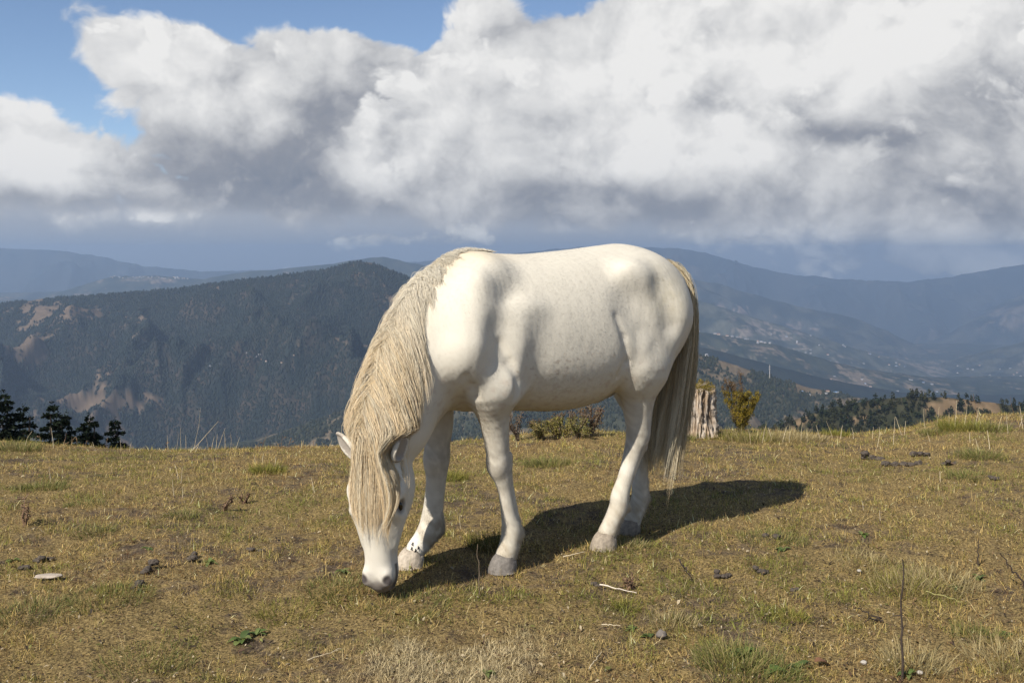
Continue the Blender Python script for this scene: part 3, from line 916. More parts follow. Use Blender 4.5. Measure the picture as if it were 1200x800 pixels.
def build_pony():
    f = build_body(); f.blur(1)
    S = Sampler(f)
    add_ears(f); f.blur(1)
    V, Q = f.surface(); V = laplacian(V, Q, 2)
    N = vert_normals(V, Q)
    if ((V - V.mean(0)) * N).sum() < 0: N = -N
    # coarse relief of the winter coat
    d = fbm(V[:, 0] * 38 + V[:, 1] * 20, V[:, 2] * 16 + V[:, 1] * 9, 31, 3) * .0006
    V = V + N * d[:, None]
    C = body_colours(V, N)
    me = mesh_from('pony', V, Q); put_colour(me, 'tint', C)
    k = material('pony skin'); c = k.attr('tint')
    co = k.coord(); mp = k.n('ShaderNodeMapping'); k.l(co, mp.inputs[0]); mp.inputs['Scale'].default_value = (.55, 1.0, .22); mp.inputs['Rotation'].default_value = (0, math.radians(35), 0)
    n = k.noise(mp.outputs[0], 150, 5, .7)
    base(k, k.mix(k.mr(n, .3, .75), k.mix(.008, c, (.25, .20, .13), 'MIX'), c))
    k.bsdf.inputs['Roughness'].default_value = .75
    k.l(k.bump(n, .10, .004), k.bsdf.inputs['Normal'])
    pony = link('pony', me, k.mat); pony.matrix_world = HORSE_M
    tag(pony, 'white pony with a shaggy cream mane, head down grazing on the turf', 'pony')

    # --- coat: short hairs lying along the body
    rng = np.random.default_rng(11)
    tri = np.concatenate([Q[:, [0, 1, 2]], Q[:, [0, 2, 3]]])
    A = V[tri[:, 0]]; B = V[tri[:, 1]]; Cc = V[tri[:, 2]]
    area = np.linalg.norm(np.cross(B - A, Cc - A), axis=1)
    nh = 400000
    pick = rng.choice(len(tri), nh, p=area / area.sum())
    r1 = np.sqrt(rng.random(nh)); r2 = rng.random(nh)
    P = A[pick] * (1 - r1)[:, None] + B[pick] * (r1 * (1 - r2))[:, None] + Cc[pick] * (r1 * r2)[:, None]
    col = C[tri[pick, 0]]; nn = unit(N[tri[pick, 0]])
    z = P[:, 2]; s = P[:, 0]
    head = (P - HEAD_O) @ HT; is_head = (s > .22) & (z < .62)
    flow = np.zeros((nh, 3)); flow[:, 0] = np.where(is_head, -.1, -.75); flow[:, 2] = np.where(z > 1.0, -.45, -.75)
    flow[is_head] = HT * 1.0
    flow[:, :] += np.stack([fbm(P[:, 0] * 9 + i * 7, P[:, 2] * 9 + P[:, 1] * 5, 51 + i, 2) for i in range(3)], 1) * .4
    flow = unit(flow - nn * (flow * nn).sum(1, keepdims=True))
    ln = rng.uniform(.004, .009, nh)
    ln = np.where(is_head, ln * .55, ln)
    feather = (~is_head) & (z < .22)
    ln = np.where(feather, ln * 1.5, ln)
    belly = (nn[:, 2] < -.3) & (z > .5) & ~is_head
    ln = np.where(belly, ln * 1.6, ln)
    back = feather & (nn[:, 0] < -.15) & (z > .06); ln = np.where(back, rng.uniform(.014, .032, nh), ln)
    lips = is_head & (head > .50); ln = np.where(lips, .002, ln)
    dirn = unit(flow + nn * rng.uniform(.03, .17, (nh, 1)) + rng.normal(0, .10, (nh, 3)))
    side = unit(np.cross(dirn, nn)) * rng.uniform(.0004, .0008, nh)[:, None]
    tipP = P + dirn * ln[:, None]
    VV = np.stack([P - side - nn * .001, P + side - nn * .001, tipP], 1).reshape(-1, 3)
    cm = mesh_from('coat', VV, np.arange(nh * 3).reshape(-1, 3))
    col = col * (1 + rng.normal(0, .03, (nh, 1)))
    put_colour(cm, 'tint', np.clip(np.repeat(col, 3, 0), 0, .95))
    bent = unit(nn + rng.normal(0, .09, (nh, 3)) + dirn * .15)
    cm.normals_split_custom_set_from_vertices(np.repeat(bent, 3, 0).tolist())
    link('coat', cm, hair_mat('coat hair', 'tint', .7, .15, .12), pony)

    # --- mane, forelock, tail
    hair = hair_mat('mane hair', 'tint', .5, .3, .38)
    rng = np.random.default_rng(5)
    ng = 1150
    u = .085 + .915 * np.sort(rng.random(ng)) ** .85
    line = np.array([p[:3] for p in NECK]); dep = np.array([p[4] for p in NECK])
    top = []
    for i in range(len(NECK)):
        a = line[max(i-1, 0)]; b = line[min(i+1, len(NECK)-1)]
        T = unit(b - a); Ax = unit(np.cross((0, 0, 1.0), T)); Dx = np.cross(T, Ax)
        top.append(line[i] + Dx * dep[i])
    top[0] = np.array([0.02, 0.0, 1.275]); top = np.array(top + [hp(-.03, 0, .01)])
    w = np.linspace(0, 1, len(top))
    R = np.stack([np.interp(u, w, top[:, i]) for i in range(3)], 1)
    lat = rng.normal(0, .024, ng) * np.interp(u, [0, .5, 1], [.8, 1.1, 1.2])
    R[:, 0] += lat * .15; R[:, 1] += lat
    R = snap(S, R)
    d, g = S(R)
    sidev = np.sign(lat + .006 + rng.normal(0, .012, ng)); near = sidev > 0
    near = sidev > 0
    D = g * .28; D[:, 1] += np.where(near, rng.uniform(.3, 1.5, ng), -rng.uniform(.2, .8, ng)); D[:, 2] -= .50; D[:, 0] -= near * rng.uniform(0, .7, ng)
    ln = np.interp(u, [0, .06, .14, .26, .5, .8, 1], [.018, .030, .10, .29, .40, .34, .20]) * rng.uniform(.7, 1.15, ng)
    ln = ln * (1 + near * (.40 * smooth01(.38, .52, u) * smooth01(.80, .68, u) - .55 * smooth01(.74, .84, u)))
    colr = np.array([.90, .735, .49]) * (1 + rng.normal(0, .07, (ng, 1)))
    colr = colr * np.array([1, 1, 1 + .0]) * (1 + rng.normal(0, .05, (ng, 1)) * np.array([[0., .2, 1.]]))
    dark = rng.random(ng) < .10; colr[dark] *= .72
    pale = rng.random(ng) < .25; colr[pale] = colr[pale] * .4 + np.array([.88, .80, .62]) * .6
    wt = np.clip((.42 - u) / .32, 0, 1)[:, None]; colr = colr * (1 - wt) + np.array([.90, .83, .69]) * wt
    drift = np.zeros((ng, 3)); drift[:, 1] = np.where(near, .16, -.06); drift[:, 0] = np.where(near, -.08, 0)
    L, c, r = locks(S, R, D, ln, 30, np.array([.009, .009, .007]), 9, .40, .006, drift, colr, .00075, wob=.035, tipclump=.45, seed=6, lenvar=.45, cling=.45)
    nw = 620
    uw = rng.random(nw); w_ = np.array([(-.13, 0, 1.27), (0.02, 0, 1.28), (.12, .005, 1.25), (.20, .02, 1.17)])
    Rw = np.stack([np.interp(uw, [0, .4, .75, 1], w_[:, i]) for i in range(3)], 1); Rw[:, 1] += rng.normal(0, .013, nw) * (.5 + uw); Rw = snap(S, Rw)
    dw, gw = S(Rw); sw = np.sign(rng.normal(.25, 1, nw))
    Dw = gw * .22 + np.array([-.25, 0, -.2]); Dw[:, 1] += sw * rng.uniform(.3, 1.0, nw)
    lw = (.018 + .085 * uw ** 2) * rng.uniform(.6, 1.2, nw)
    cw = (np.array([.84, .78, .66]) * (1 - uw[:, None] ** 2 * .5) + np.array([.86, .73, .50]) * uw[:, None] ** 2 * .5) * (1 + rng.normal(0, .05, (nw, 1)))
    Lw, cc, rr = locks(S, Rw, Dw, lw, 10, np.array([.007, .007, .003]), 7, .25, .004, None, cw, .0006, wob=.05, tipclump=.8, seed=16, lenvar=.6, cling=.3)
    pad = np.linspace(0, Lw.shape[1] - 1, L.shape[1]); i0 = np.clip(pad.astype(int), 0, Lw.shape[1] - 2); fr = (pad - i0)[None, :, None]
    Lw = Lw[:, i0] * (1 - fr) + Lw[:, i0 + 1] * fr; cc = cc[:, i0]
    L = between_ears(L); L = np.concatenate([L, Lw]); c = np.concatenate([c, cc]); r = np.concatenate([r, rr])
    link('mane', strand_mesh('mane', L, r, c), hair, pony)
    # forelock: from the poll down over the brow
    nf = 270
    a0 = np.clip(rng.normal(0, .040, nf), -.085, .085); t0 = rng.uniform(-.03, .05, nf)
    R = np.array([hp(t0[i], a0[i], .06) for i in range(nf)]); R = snap(S, R)
    d, g = S(R)
    D = g * .35 + HT * .8 + HA * (a0[:, None] * 9.0)
    ln = rng.uniform(.16, .385, nf) * (1 - .5 * (np.abs(a0 + .006) / .085) ** 1.4)
    colr = np.array([.90, .735, .49]) * (1 + rng.normal(0, .13, (nf, 1))); dark = rng.random(nf) < .12; colr[dark] *= .68
    pale = rng.random(nf) < .3; colr[pale] = colr[pale] * .4 + np.array([.88, .80, .62]) * .6
    L, c, r = locks(S, R, D, ln, 30, np.array([.0085, .0085, .006]), 9, .45, .007, None, colr, .00075, wob=.03, tipclump=.40, seed=8, lenvar=.6, cling=.4)
    L = between_ears(L)
    link('forelock', strand_mesh('forelock', L, r, c), hair, pony)
    # tail
    nt = 560
    dock = np.array([(-1.06, 0, 1.20), (-1.11, 0, 1.185), (-1.142, 0, 1.14), (-1.155, 0, 1.08), (-1.155, 0, 1.00)])
    u = rng.random(nt); w = np.linspace(0, 1, 5)
    R = np.stack([np.interp(u, w, dock[:, i]) for i in range(3)], 1); R[:, 1] += rng.normal(0, .028, nt); R = snap(S, R)
    ln = (.76 + .30 * (1 - u)) * rng.uniform(.82, 1.06, nt); ln = np.where(rng.random(nt) < .30 * (u < .75), ln * rng.uniform(.14, .36, nt), ln)
    d, g = S(R); short = ln < .4
    D = g * .30 + np.where(short[:, None], np.array([-.75, 0, -.55]), np.array([-.16, 0, -.85]))
    drift = np.zeros((nt, 3)); drift[:, 0] = .225 + rng.normal(0, .045, nt); drift[:, 1] = rng.normal(-.01, .05, nt)
    colr = np.array([.56, .44, .265]) * (1 + rng.normal(0, .18, (nt, 1)))
    pale = rng.random(nt) < .36; colr[pale] = np.array([.78, .67, .47]) * (1 + rng.normal(0, .1, (pale.sum(), 1)))
    sh = ln < .4; colr[sh] = np.array([.62, .54, .38])
    L, c, r = locks(S, R, D, ln, 34, np.array([.013, .013, .008]), 13, .55, .006, drift, colr, .0009, wob=.025, tipclump=.48, seed=9, lenvar=.36)
    link('tail', strand_mesh('tail', L, r, c), hair_mat('tail hair', 'tint', .5, .3, .15), pony)

    # --- feather behind the fetlocks
    # --- hooves
    tones = [(.16, .14, .12), (.40, .335, .26), (.27, .22, .165), (.22, .18, .135)]
    for (leg, c0), tone in zip(HOOVES, tones):
        h = link('hoof', hoof_mesh(tone), simple_mat('hoof horn', tone, .65, .35, 60, .4), pony, c0)
    # --- eyes
    em = material('eye'); base(em, (.012, .008, .006)); em.bsdf.inputs['Roughness'].default_value = .08; em.bsdf.inputs['Specular IOR Level'].default_value = .6
    for sg in (1, -1):
        bm = bmesh.new(); bmesh.ops.create_uvsphere(bm, u_segments=24, v_segments=14, radius=1.0)
        m_ = bpy.data.meshes.new('eye'); bm.to_mesh(m_); bm.free()
        for p in m_.polygons: p.use_smooth = True
        e = link('eye', m_, em.mat, pony)
        c = hp(.252, sg*.0955, .034)
        X = unit(HT * .93 + HN * -.30); Z = unit(HA * sg + HN * .35); Z = unit(Z - X * (Z @ X)); Y = np.cross(Z, X)
        M = Matrix(((X[0]*.0180, Y[0]*.0090, Z[0]*.0110, c[0]), (X[1]*.0180, Y[1]*.0090, Z[1]*.0110, c[1]), (X[2]*.0180, Y[2]*.0090, Z[2]*.0110, c[2]), (0, 0, 0, 1)))
        e.matrix_local = M
    return pony
# ------------------------------------------------------------------ the ground sheet, from the turf out to the horizon
def build_ground():
    az = np.concatenate([np.linspace(-180, -40, 60, endpoint=False), np.linspace(-40, 40, 640, endpoint=False), np.linspace(40, 180, 61)])
    az = np.radians(az)
    r = np.concatenate([np.linspace(0.25, 1.5, 10, endpoint=False), np.linspace(1.5, 13, 330, endpoint=False), np.geomspace(13, 18600, 110)])
    R, A = np.meshgrid(r, az, indexing='ij')
    X = R * np.sin(A); Y = R * np.cos(A)
    Z = ground_z(X, Y)
    behind = Y < 0.5
    Z = np.where(behind, np.where(R < 30, 0, -0.25 * (R - 30)), Z)
    far = np.maximum(Z, np.minimum(-760, -0.128 * R) + 40 * fbm(X / 900, Y / 900, 61, 4))
    Z = np.where(R > 20, far, Z)
    V = np.stack([X, Y, Z], -1).reshape(-1, 3)
    n, m = R.shape
    i = np.arange(n * m).reshape(n, m)
    q = np.stack([i[:-1, :-1], i[:-1, 1:], i[1:, 1:], i[1:, :-1]], -1).reshape(-1, 4)
    me = mesh_from('ground', V, q[:, ::-1])
    k = material('turf soil')
    co = k.coord()
    n1 = k.noise(co, 1.1, 5, .6); n2 = k.noise(co, 9.0, 6, .65); n3 = k.noise(co, 95.0, 6, .75)
    soil = k.mix(k.mr(k.m('ADD', k.m('MULTIPLY', n2, .5), k.m('MULTIPLY', n3, .5)), .40, .60), (.050, .036, .024), (.210, .155, .100))
    moss = k.mix(k.mr(n3, .40, .62), (.065, .046, .020), (.350, .250, .105))
    c = k.mix(k.mr(k.m('ADD', n1, k.m('MULTIPLY', k.m('SUBTRACT', n2, .5), 1.0)), .34, .50), soil, moss)
    c = k.mix(k.mr(n3, .62, .75), c, (.22, .17, .085))
    dist = k.v('LENGTH', co)
    wood = k.mix(k.mr(k.noise(co, .004, 6, .6), .4, .6), (.022, .032, .020), (.075, .065, .038))
    c = k.mix(k.mr(dist, 20, 90), c, wood)
    base(k, c); k.bsdf.inputs['Roughness'].default_value = .95; k.bsdf.inputs['Specular IOR Level'].default_value = .1
    h = k.m('ADD', k.m('MULTIPLY', n2, .6), k.m('MULTIPLY', n3, .4))
    k.l(k.bump(h, .8, .02), k.bsdf.inputs['Normal'])
    g = link('ground', me, k.mat); tag(g, kind='structure')
    return g

# ------------------------------------------------------------------ hills: ridges standing in the valley, nearest first
def ridge_points(pts):
    p = np.array(pts, float); return p[:, 0], p[:, 1]

class Ridge:
    """a ridge with its crest at depth D; base at depth Df; spurs and gullies on its face"""
    def __init__(self, pts, D, Df, zf, seed, spur=.16, rough=3.0, bend=None, px0=-330, px1=1530, step=2.0, rows=150, prof=1.0, wig=1.5):
        self.px = np.arange(px0, px1, step); self.rows = rows
        x, y = ridge_points(pts)
        crest = np.interp(self.px, x, y)
        ker = np.hanning(9); ker /= ker.sum(); crest = np.convolve(np.pad(crest, 4, 'edge'), ker, 'valid')
        crest = crest + wig * fbm(self.px / 22, self.px * 0 + seed, seed, 5)
        Dv = np.full(len(self.px), float(D)) if bend is None else np.interp(self.px, [b[0] for b in bend], [b[1] for b in bend])
        zc = CAM_H - (crest - 300) / PXF * Dv
        zc = np.maximum(zc, zf + 3.0)
        v = np.concatenate([np.linspace(0, 1, rows), 1 + np.linspace(0, 1, 26)[1:] ** 1.3])
        Vv, PX = np.meshgrid(v, self.px, indexing='ij')
        Dg = np.broadcast_to(Dv, Vv.shape); Zc = np.broadcast_to(zc, Vv.shape)
        front = Vv <= 1
        Y = np.where(front, Df + (Dg - Df) * Vv, Dg + (Vv - 1) * D * .26)
        prof_v = np.where(front, np.clip(Vv, 0, 1) ** prof, 1 - (Vv - 1) ** 1.4)
        Z = zf + (Zc - zf) * prof_v
        X = (PX - 600) / PXF * Y
        H = (Zc - zf)
        w = np.where(front, np.sin(np.pi * np.clip(Vv, 0, 1)) ** .7, 0.4 * np.clip(Vv - 1, 0, 1))
        w2 = np.where(front, np.clip((1 - Vv) / .10, 0, 1), np.clip((Vv - 1) / .15, 0, 1))
        sc = D / 7.0
        rd = ridged(X / sc + .35 * fbm(X / sc, Y / sc, seed + 3, 3), Y / (sc * 1.9), seed + 1, 5, .5)
        Z = Z + (rd - .85) * H * spur * w * w2
        Z = Z + fbm(X / (D * .012), Y / (D * .012), seed + 7, 3) * rough * w2
        self.V = np.stack([X, Y, Z], -1); self.D = D; self.v = Vv; self.PX = PX
        self.PY = 300 - (Z - CAM_H) / Y * PXF
        self.rd = rd
    def quads(self):
        n, m = self.v.shape; i = np.arange(n * m).reshape(n, m)
        return np.stack([i[:-1, :-1], i[:-1, 1:], i[1:, 1:], i[1:, :-1]], -1).reshape(-1, 4)
    def sample(self, i, j, fi, fj):
        V = self.V
        return (V[i, j] * ((1-fi)*(1-fj))[:, None] + V[i+1, j] * (fi*(1-fj))[:, None] + V[i, j+1] * ((1-fi)*fj)[:, None] + V[i+1, j+1] * (fi*fj)[:, None])

def cover_of(R, seed, forest, scrub, fields, field_level=.55, patches=(), noise_scale=.06):
    """land cover: 0 woods .. 1 open fields, per vertex"""
    X, Y = R.V[..., 0], R.V[..., 1]; s = R.D * noise_scale
    n = fbm(X / s, Y / (s * 1.3), seed, 6, .55) + .35 * (R.rd - .85)
    for (px, py, rx, ry, w) in patches:
        n = n + w * np.exp(-(((R.PX - px) / rx) ** 2 + ((R.PY - py) / ry) ** 2))
    fine = fbm(X / (s * .08), Y / (s * .08), seed + 5, 3)
    brk = fbm(X / (s * .30), Y / (s * .16), seed + 6, 4, .6)
    o = smooth01(field_level - .08, field_level + .16, n + .55 * brk + .25 * fine)
    t1 = smooth01(-.35, .45, fbm(X / (s * .5), Y / (s * .5), seed + 9, 4))
    c = np.array(forest)[None, None] * (1 - t1[..., None]) + np.array(scrub)[None, None] * t1[..., None]
    fcol = np.array(fields)[None, None] * (1 + .35 * fbm(X / (s * .25), Y / (s * .1), seed + 11, 4))[..., None]
    c = c * (1 - o[..., None]) + fcol * o[..., None]
    c = c * (1 + .45 * fine)[..., None]
    return np.clip(c, .004, .8), o

def hill_mat(name):
    k = material(name); c = k.attr('tint')
    base(k, c); k.bsdf.inputs['Roughness'].default_value = 1.0; k.bsdf.inputs['Specular IOR Level'].default_value = 0.0
    return k.mat

def cone_forest(name, R, opn, count, height, seed, mat, col_a, col_b, vmin=.0, thresh=.45, vis=True):
    """a far-off wood of thousands of small conifers and broad crowns, read as one mass"""
    rng = np.random.default_rng(seed)
    n, m = R.v.shape
    i = rng.integers(int(vmin * R.rows), R.rows - 1, count * 3); j = rng.integers(0, m - 1, count * 3)
    keep = (opn[i, j] + rng.normal(0, .18, len(i)) < thresh) & (R.PX[i, j] > -120) & (R.PX[i, j] < 1320) & (R.PY[i, j] < 540)
    i, j = i[keep][:count], j[keep][:count]
    P = R.sample(i, j, rng.random(len(i)), rng.random(len(i)))
    h = height * rng.uniform(.55, 1.25, len(i)); w = h * rng.uniform(.26, .5, len(i))
    k = 6; a = np.arange(k) * 2 * np.pi / k
    ring = np.stack([np.cos(a), np.sin(a), np.zeros(k)], 1)
    jit = rng.uniform(.75, 1.25, (len(i), k, 1))
    low = P[:, None] + ring[None] * w[:, None, None] * jit + np.array([0, 0, 1.0]) * (h * .12)[:, None, None]
    mid = P[:, None] + ring[None] * (w * .62)[:, None, None] * jit[:, ::-1] + np.array([0, 0, 1.0]) * (h * .58)[:, None, None]
    top = P + np.array([0, 0, 1.0]) * h[:, None]
    V = np.concatenate([low, mid, top[:, None]], 1)
    b = np.arange(len(i))[:, None, None] * (2 * k + 1)
    q = np.array([[x, (x + 1) % k, k + (x + 1) % k, k + x] for x in range(k)])[None] + b
    t = np.array([[k + x, k + (x + 1) % k, 2 * k] for x in range(k)])[None] + b
    me = mesh_from(name, V.reshape(-1, 3), [q.reshape(-1, 4), t.reshape(-1, 3)], smooth=True)
    mixw = np.clip(rng.normal(.45, .3, len(i)), 0, 1)[:, None]
    c = np.array(col_a) * (1 - mixw) + np.array(col_b) * mixw
    c = c * rng.uniform(.7, 1.3, (len(i), 1))
    put_colour(me, 'tint', np.repeat(c, 2 * k + 1, 0))
    o = link(name, me, mat); tag(o, kind='stuff')
    return o

def crown_wood(name, R, opn, count, height, seed, mat):
    """a wood a few hundred metres off: every crown a ragged heap of leaf clumps"""
    rng = np.random.default_rng(seed)
    n, m = R.v.shape
    i = rng.integers(int(.55 * R.rows), R.rows - 1, count * 6); j = rng.integers(0, m - 1, count * 6)
    den = fbm(R.V[i, j][:, 0] / 45, R.V[i, j][:, 1] / 60, seed, 3)
    keep = (den + rng.normal(0, .10, len(i)) - .9 * opn[i, j] > -.80) & (R.PX[i, j] > 850) & (R.PX[i, j] < 1330)
    i, j = i[keep][:count], j[keep][:count]
    P = R.sample(i, j, rng.random(len(i)), rng.random(len(i))); n = len(P)
    h = height * rng.uniform(.5, 1.35, n); wd = h * rng.uniform(.26, .48, n)
    k = 46
    u = rng.normal(0, 1, (n, k, 3)); u /= np.linalg.norm(u, axis=2, keepdims=True)
    rad = rng.random((n, k, 1)) ** .4
    tz = (u[:, :, 2:] * rad * .5 + .55)
    taper = np.clip(1.25 - tz * .85, .2, 1)
    C = P[:, None] + np.concatenate([u[:, :, :2] * rad * wd[:, None, None] * taper, tz * h[:, None, None]], 2)
    a = rng.normal(0, 1, (n, k, 3)); a /= np.linalg.norm(a, axis=2, keepdims=True)
    b = np.cross(a, u); b /= np.linalg.norm(b, axis=2, keepdims=True) + 1e-9
    s = (h * .10)[:, None, None] * rng.uniform(.6, 1.3, (n, k, 1))
    V = np.stack([C - a * s, C + b * s, C + a * s, C - b * s], 2).reshape(-1, 3)
    me = mesh_from(name, V, np.arange(len(V)).reshape(-1, 4))
    c = np.array([.018, .024, .013]) + (np.array([.040, .038, .018]) - np.array([.018, .024, .013])) * rng.random((n, 1)) ** 2
    c = (c * rng.uniform(.7, 1.3, (n, 1)))[:, None] * rng.uniform(.7, 1.35, (n, k, 1))
    put_colour(me, 'tint', np.repeat(c.reshape(-1, 3), 4, 0))
    tag(link(name, me, mat), kind='stuff')

def house_proto(wall, roof):
    """a small hill house: rendered walls and a hipped sheet roof"""
    e = empty('hill_house')
    bx = [(-5, -3.5, 0), (5, -3.5, 0), (5, 3.5, 0), (-5, 3.5, 0), (-5, -3.5, 5.2), (5, -3.5, 5.2), (5, 3.5, 5.2), (-5, 3.5, 5.2)]
    f = [(0, 1, 5, 4), (1, 2, 6, 5), (2, 3, 7, 6), (3, 0, 4, 7)]
    link('wall', mesh_from('wall', bx, np.array(f), False), wall, e)
    rv = [(-6, -4.5, 5.0), (6, -4.5, 5.0), (6, 4.5, 5.0), (-6, 4.5, 5.0), (-3, 0, 7.6), (3, 0, 7.6)]
    link('roof', mesh_from('roof', rv, [np.array([(0, 1, 5, 4), (2, 3, 4, 5), (3, 2, 1, 0)]), np.array([(1, 2, 5), (3, 0, 4)])], False), roof, e)
    return e

def build_land():
    hm = hill_mat('hillside')
    FOR, SCR, FLD = (.018, .024, .022), (.055, .044, .033), (.118, .086, .060)  # forest tones held dark, cloud shadow put into the colour
    specs = []
    # the wooded hill with a knobby top, left
    near = Ridge([(-330, 380), (-120, 366), (0, 356), (60, 349), (110, 346), (200, 339), (300, 326), (370, 318), (400, 311), (420, 306), (440, 309), (462, 318), (490, 330), (540, 350), (620, 385), (700, 430), (800, 490), (900, 560), (1530, 760)],
                 3600, 1900, -780, 71, .22, 6.0, rows=170, wig=1.2, px1=1000)
    c, o = cover_of(near, 171, FOR, SCR, FLD, .38, [(100, 366, 110, 16, .32), (165, 378, 55, 12, .42), (60, 400, 60, 24, .22), (10, 415, 50, 24, .25), (390, 402, 40, 6, .55), (330, 425, 40, 8, .25), (150, 470, 90, 10, .25), (120, 470, 50, 6, .35),
                                                    (230, 420, 120, 40, -.6), (280, 370, 110, 30, -.6), (330, 470, 130, 40, -.5), (420, 340, 60, 25, -.3), (445, 318, 12, 6, .5), (425, 330, 12, 5, .3)], .045)
    specs.append((near, c, o))
    # the lower spur behind the stump, right of the pony
    spur = Ridge([(-330, 620), (300, 520), (480, 450), (600, 420), (700, 405), (770, 402), (810, 412), (850, 424), (890, 437), (950, 455), (1000, 464), (1040, 474), (1100, 496), (1200, 540), (1530, 640)],
                 2300, 1150, -560, 75, .20, 4.0, rows=130, wig=1.6)
    c2, o2 = cover_of(spur, 175, (.030, .036, .026), (.050, .048, .032), (.125, .095, .062), .26, [(830, 418, 40, 6, .5), (870, 432, 40, 5, .4), (955, 456, 30, 4, .6), (900, 450, 60, 10, .1), (1000, 470, 30, 6, .5), (860, 470, 80, 20, -.15), (700, 430, 70, 30, -.5), (715, 490, 70, 30, -.9)], .04)
    specs.append((spur, c2, o2))
    # wedge of hillside, its shade put into the dark colours
    wedge = Ridge([(-330, 480), (500, 420), (700, 395), (790, 400), (850, 413), (900, 427), (960, 443), (1000, 452), (1040, 461), (1080, 472), (1200, 500), (1530, 560)], 4000, 2900, -700, 77, .08, 3.0, rows=70, wig=.7)
    c3, o3 = cover_of(wedge, 177, (.014, .020, .020), (.024, .028, .024), (.04, .04, .03), .9)
    specs.append((wedge, c3, o3))
    # long green ridge beyond it
    green = Ridge([(-330, 420), (500, 350), (600, 345), (700, 365), (800, 386), (860, 395), (910, 404), (960, 420), (1000, 432), (1050, 442), (1100, 452), (1140, 458), (1200, 466), (1530, 490)], 5200, 3900, -790, 79, .16, 5.0, rows=90, wig=.8)
    c4, o4 = cover_of(green, 179, (.020, .028, .024), (.048, .052, .038), (.150, .118, .088), .42, [(980, 445, 70, 10, .35), (870, 425, 60, 6, .2), (960, 459, 14, 2.5, .8), (1080, 458, 40, 5, .4)], .035)
    specs.append((green, c4, o4))
    # blue ridge behind the wooded hill, with a settlement along its crest
    blue = Ridge([(-330, 360), (-60, 350), (0, 347), (35, 351), (60, 345), (130, 324), (180, 323), (240, 327), (275, 320), (330, 315), (390, 309), (432, 302), (452, 301), (480, 308), (510, 313), (600, 325), (700, 345), (800, 372), (950, 420), (1200, 480), (1530, 520)], 8600, 6500, -950, 81, .14, 8.0, rows=80, wig=1.0)
    c5, o5 = cover_of(blue, 181, (.022, .030, .030), (.050, .054, .044), (.14, .11, .085), .5, [(180, 329, 50, 3, .5), (90, 342, 30, 5, .2)], .035)
    specs.append((blue, c5, o5))
    # pale slope with scattered houses dropping to the valley, and the flank that faces it
    pale = Ridge([(-330, 400), (600, 320), (700, 325), (800, 345), (860, 365), (920, 383), (980, 402), (1040, 422), (1090, 441), (1160, 452), (1530, 500)], 7400, 5700, -960, 83, .24, 10.0, rows=80, wig=1.0)
    c6, o6 = cover_of(pale, 183, (.030, .038, .034), (.085, .085, .066), (.170, .140, .115), .30, (), .035)
    specs.append((pale, c6, o6))
    flank = Ridge([(-330, 520), (900, 470), (1020, 452), (1080, 440), (1120, 424), (1160, 412), (1210, 398), (1300, 372), (1530, 330)], 8200, 6400, -1080, 85, .22, 12.0, rows=80, wig=1.0)
    c7, o7 = cover_of(flank, 185, (.024, .030, .030), (.070, .070, .056), (.16, .13, .10), .40, [(1160, 430, 40, 8, .4)], .035)
    specs.append((flank, c7, o7))
    mid = Ridge([(-330, 350), (600, 330), (760, 318), (840, 332), (900, 350), (950, 362), (1000, 372), (1040, 388), (1085, 412), (1120, 420), (1530, 470)], 9800, 7900, -1250, 87, .22, 14.0, rows=80, wig=1.2)
    c8, o8 = cover_of(mid, 187, (.018, .024, .026), (.065, .066, .056), (.16, .125, .105), .42, [(860, 362, 40, 6, .4)], .04)
    specs.append((mid, c8, o8))
    vee = Ridge([(-330, 420), (900, 420), (1040, 412), (1090, 402), (1130, 380), (1180, 352), (1240, 332), (1530, 300)], 11500, 9300, -1450, 89, .25, 16.0, rows=80, wig=1.4)
    c9, o9 = cover_of(vee, 189, (.020, .028, .034), (.060, .062, .058), (.105, .090, .080), .45, (), .05)
    specs.append((vee, c9, o9))
    # the mountain wall that closes the valley, its top up at the cloud base
    wall = Ridge([(-330, 292), (-60, 290), (0, 291), (60, 293), (110, 299), (170, 312), (240, 318), (330, 316), (420, 312), (520, 304), (600, 297), (650, 292), (690, 289), (720, 291), (760, 290), (800, 291), (840, 300), (880, 312), (930, 322), (1000, 328), (1060, 330), (1110, 325), (1160, 316), (1230, 305), (1530, 298)], 14000, 11600, -1800, 91, .30, 30.0, rows=100, wig=2.0)
    c10, o10 = cover_of(wall, 191, (.018, .026, .034), (.038, .042, .044), (.060, .055, .052), .5, (), .05)
    specs.append((wall, c10, o10))
    for R, cc, oo in specs:
        me = mesh_from('hills', R.V.reshape(-1, 3), R.quads()[:, ::-1]); put_colour(me, "tint", cc.reshape(-1, 3))
        h = link('hills', me, hm); tag(h, kind='structure')
    cone_forest('forest', near, o, 110000, 8.0, 201, hm, (.014, .020, .018), (.032, .036, .028), vmin=.12, thresh=.55)
    cone_forest('forest', spur, o2, 34000, 7.0, 203, hm, (.016, .022, .016), (.040, .040, .024), vmin=.10, thresh=.45)
    # the near shoulder of land at the right with dark trees on brown pasture
    kn = Ridge([(-330, 640), (780, 560), (860, 520), (900, 502), (940, 488), (980, 476), (1020, 469), (1050, 466), (1080, 464), (1110, 466), (1150, 470), (1200, 476), (1260, 486), (1530, 540)], 820, 420, -345, 93, .18, 2.0, rows=110, wig=1.2)
    ck, ok = cover_of(kn, 193, (.030, .032, .018), (.055, .046, .028), (.150, .105, .062), .16, [(1030, 478, 20, 5, .8), (1095, 476, 26, 9, .7), (1005, 490, 26, 7, .7), (1150, 474, 30, 6, .4), (1060, 480, 14, 9, -.6)], .10)
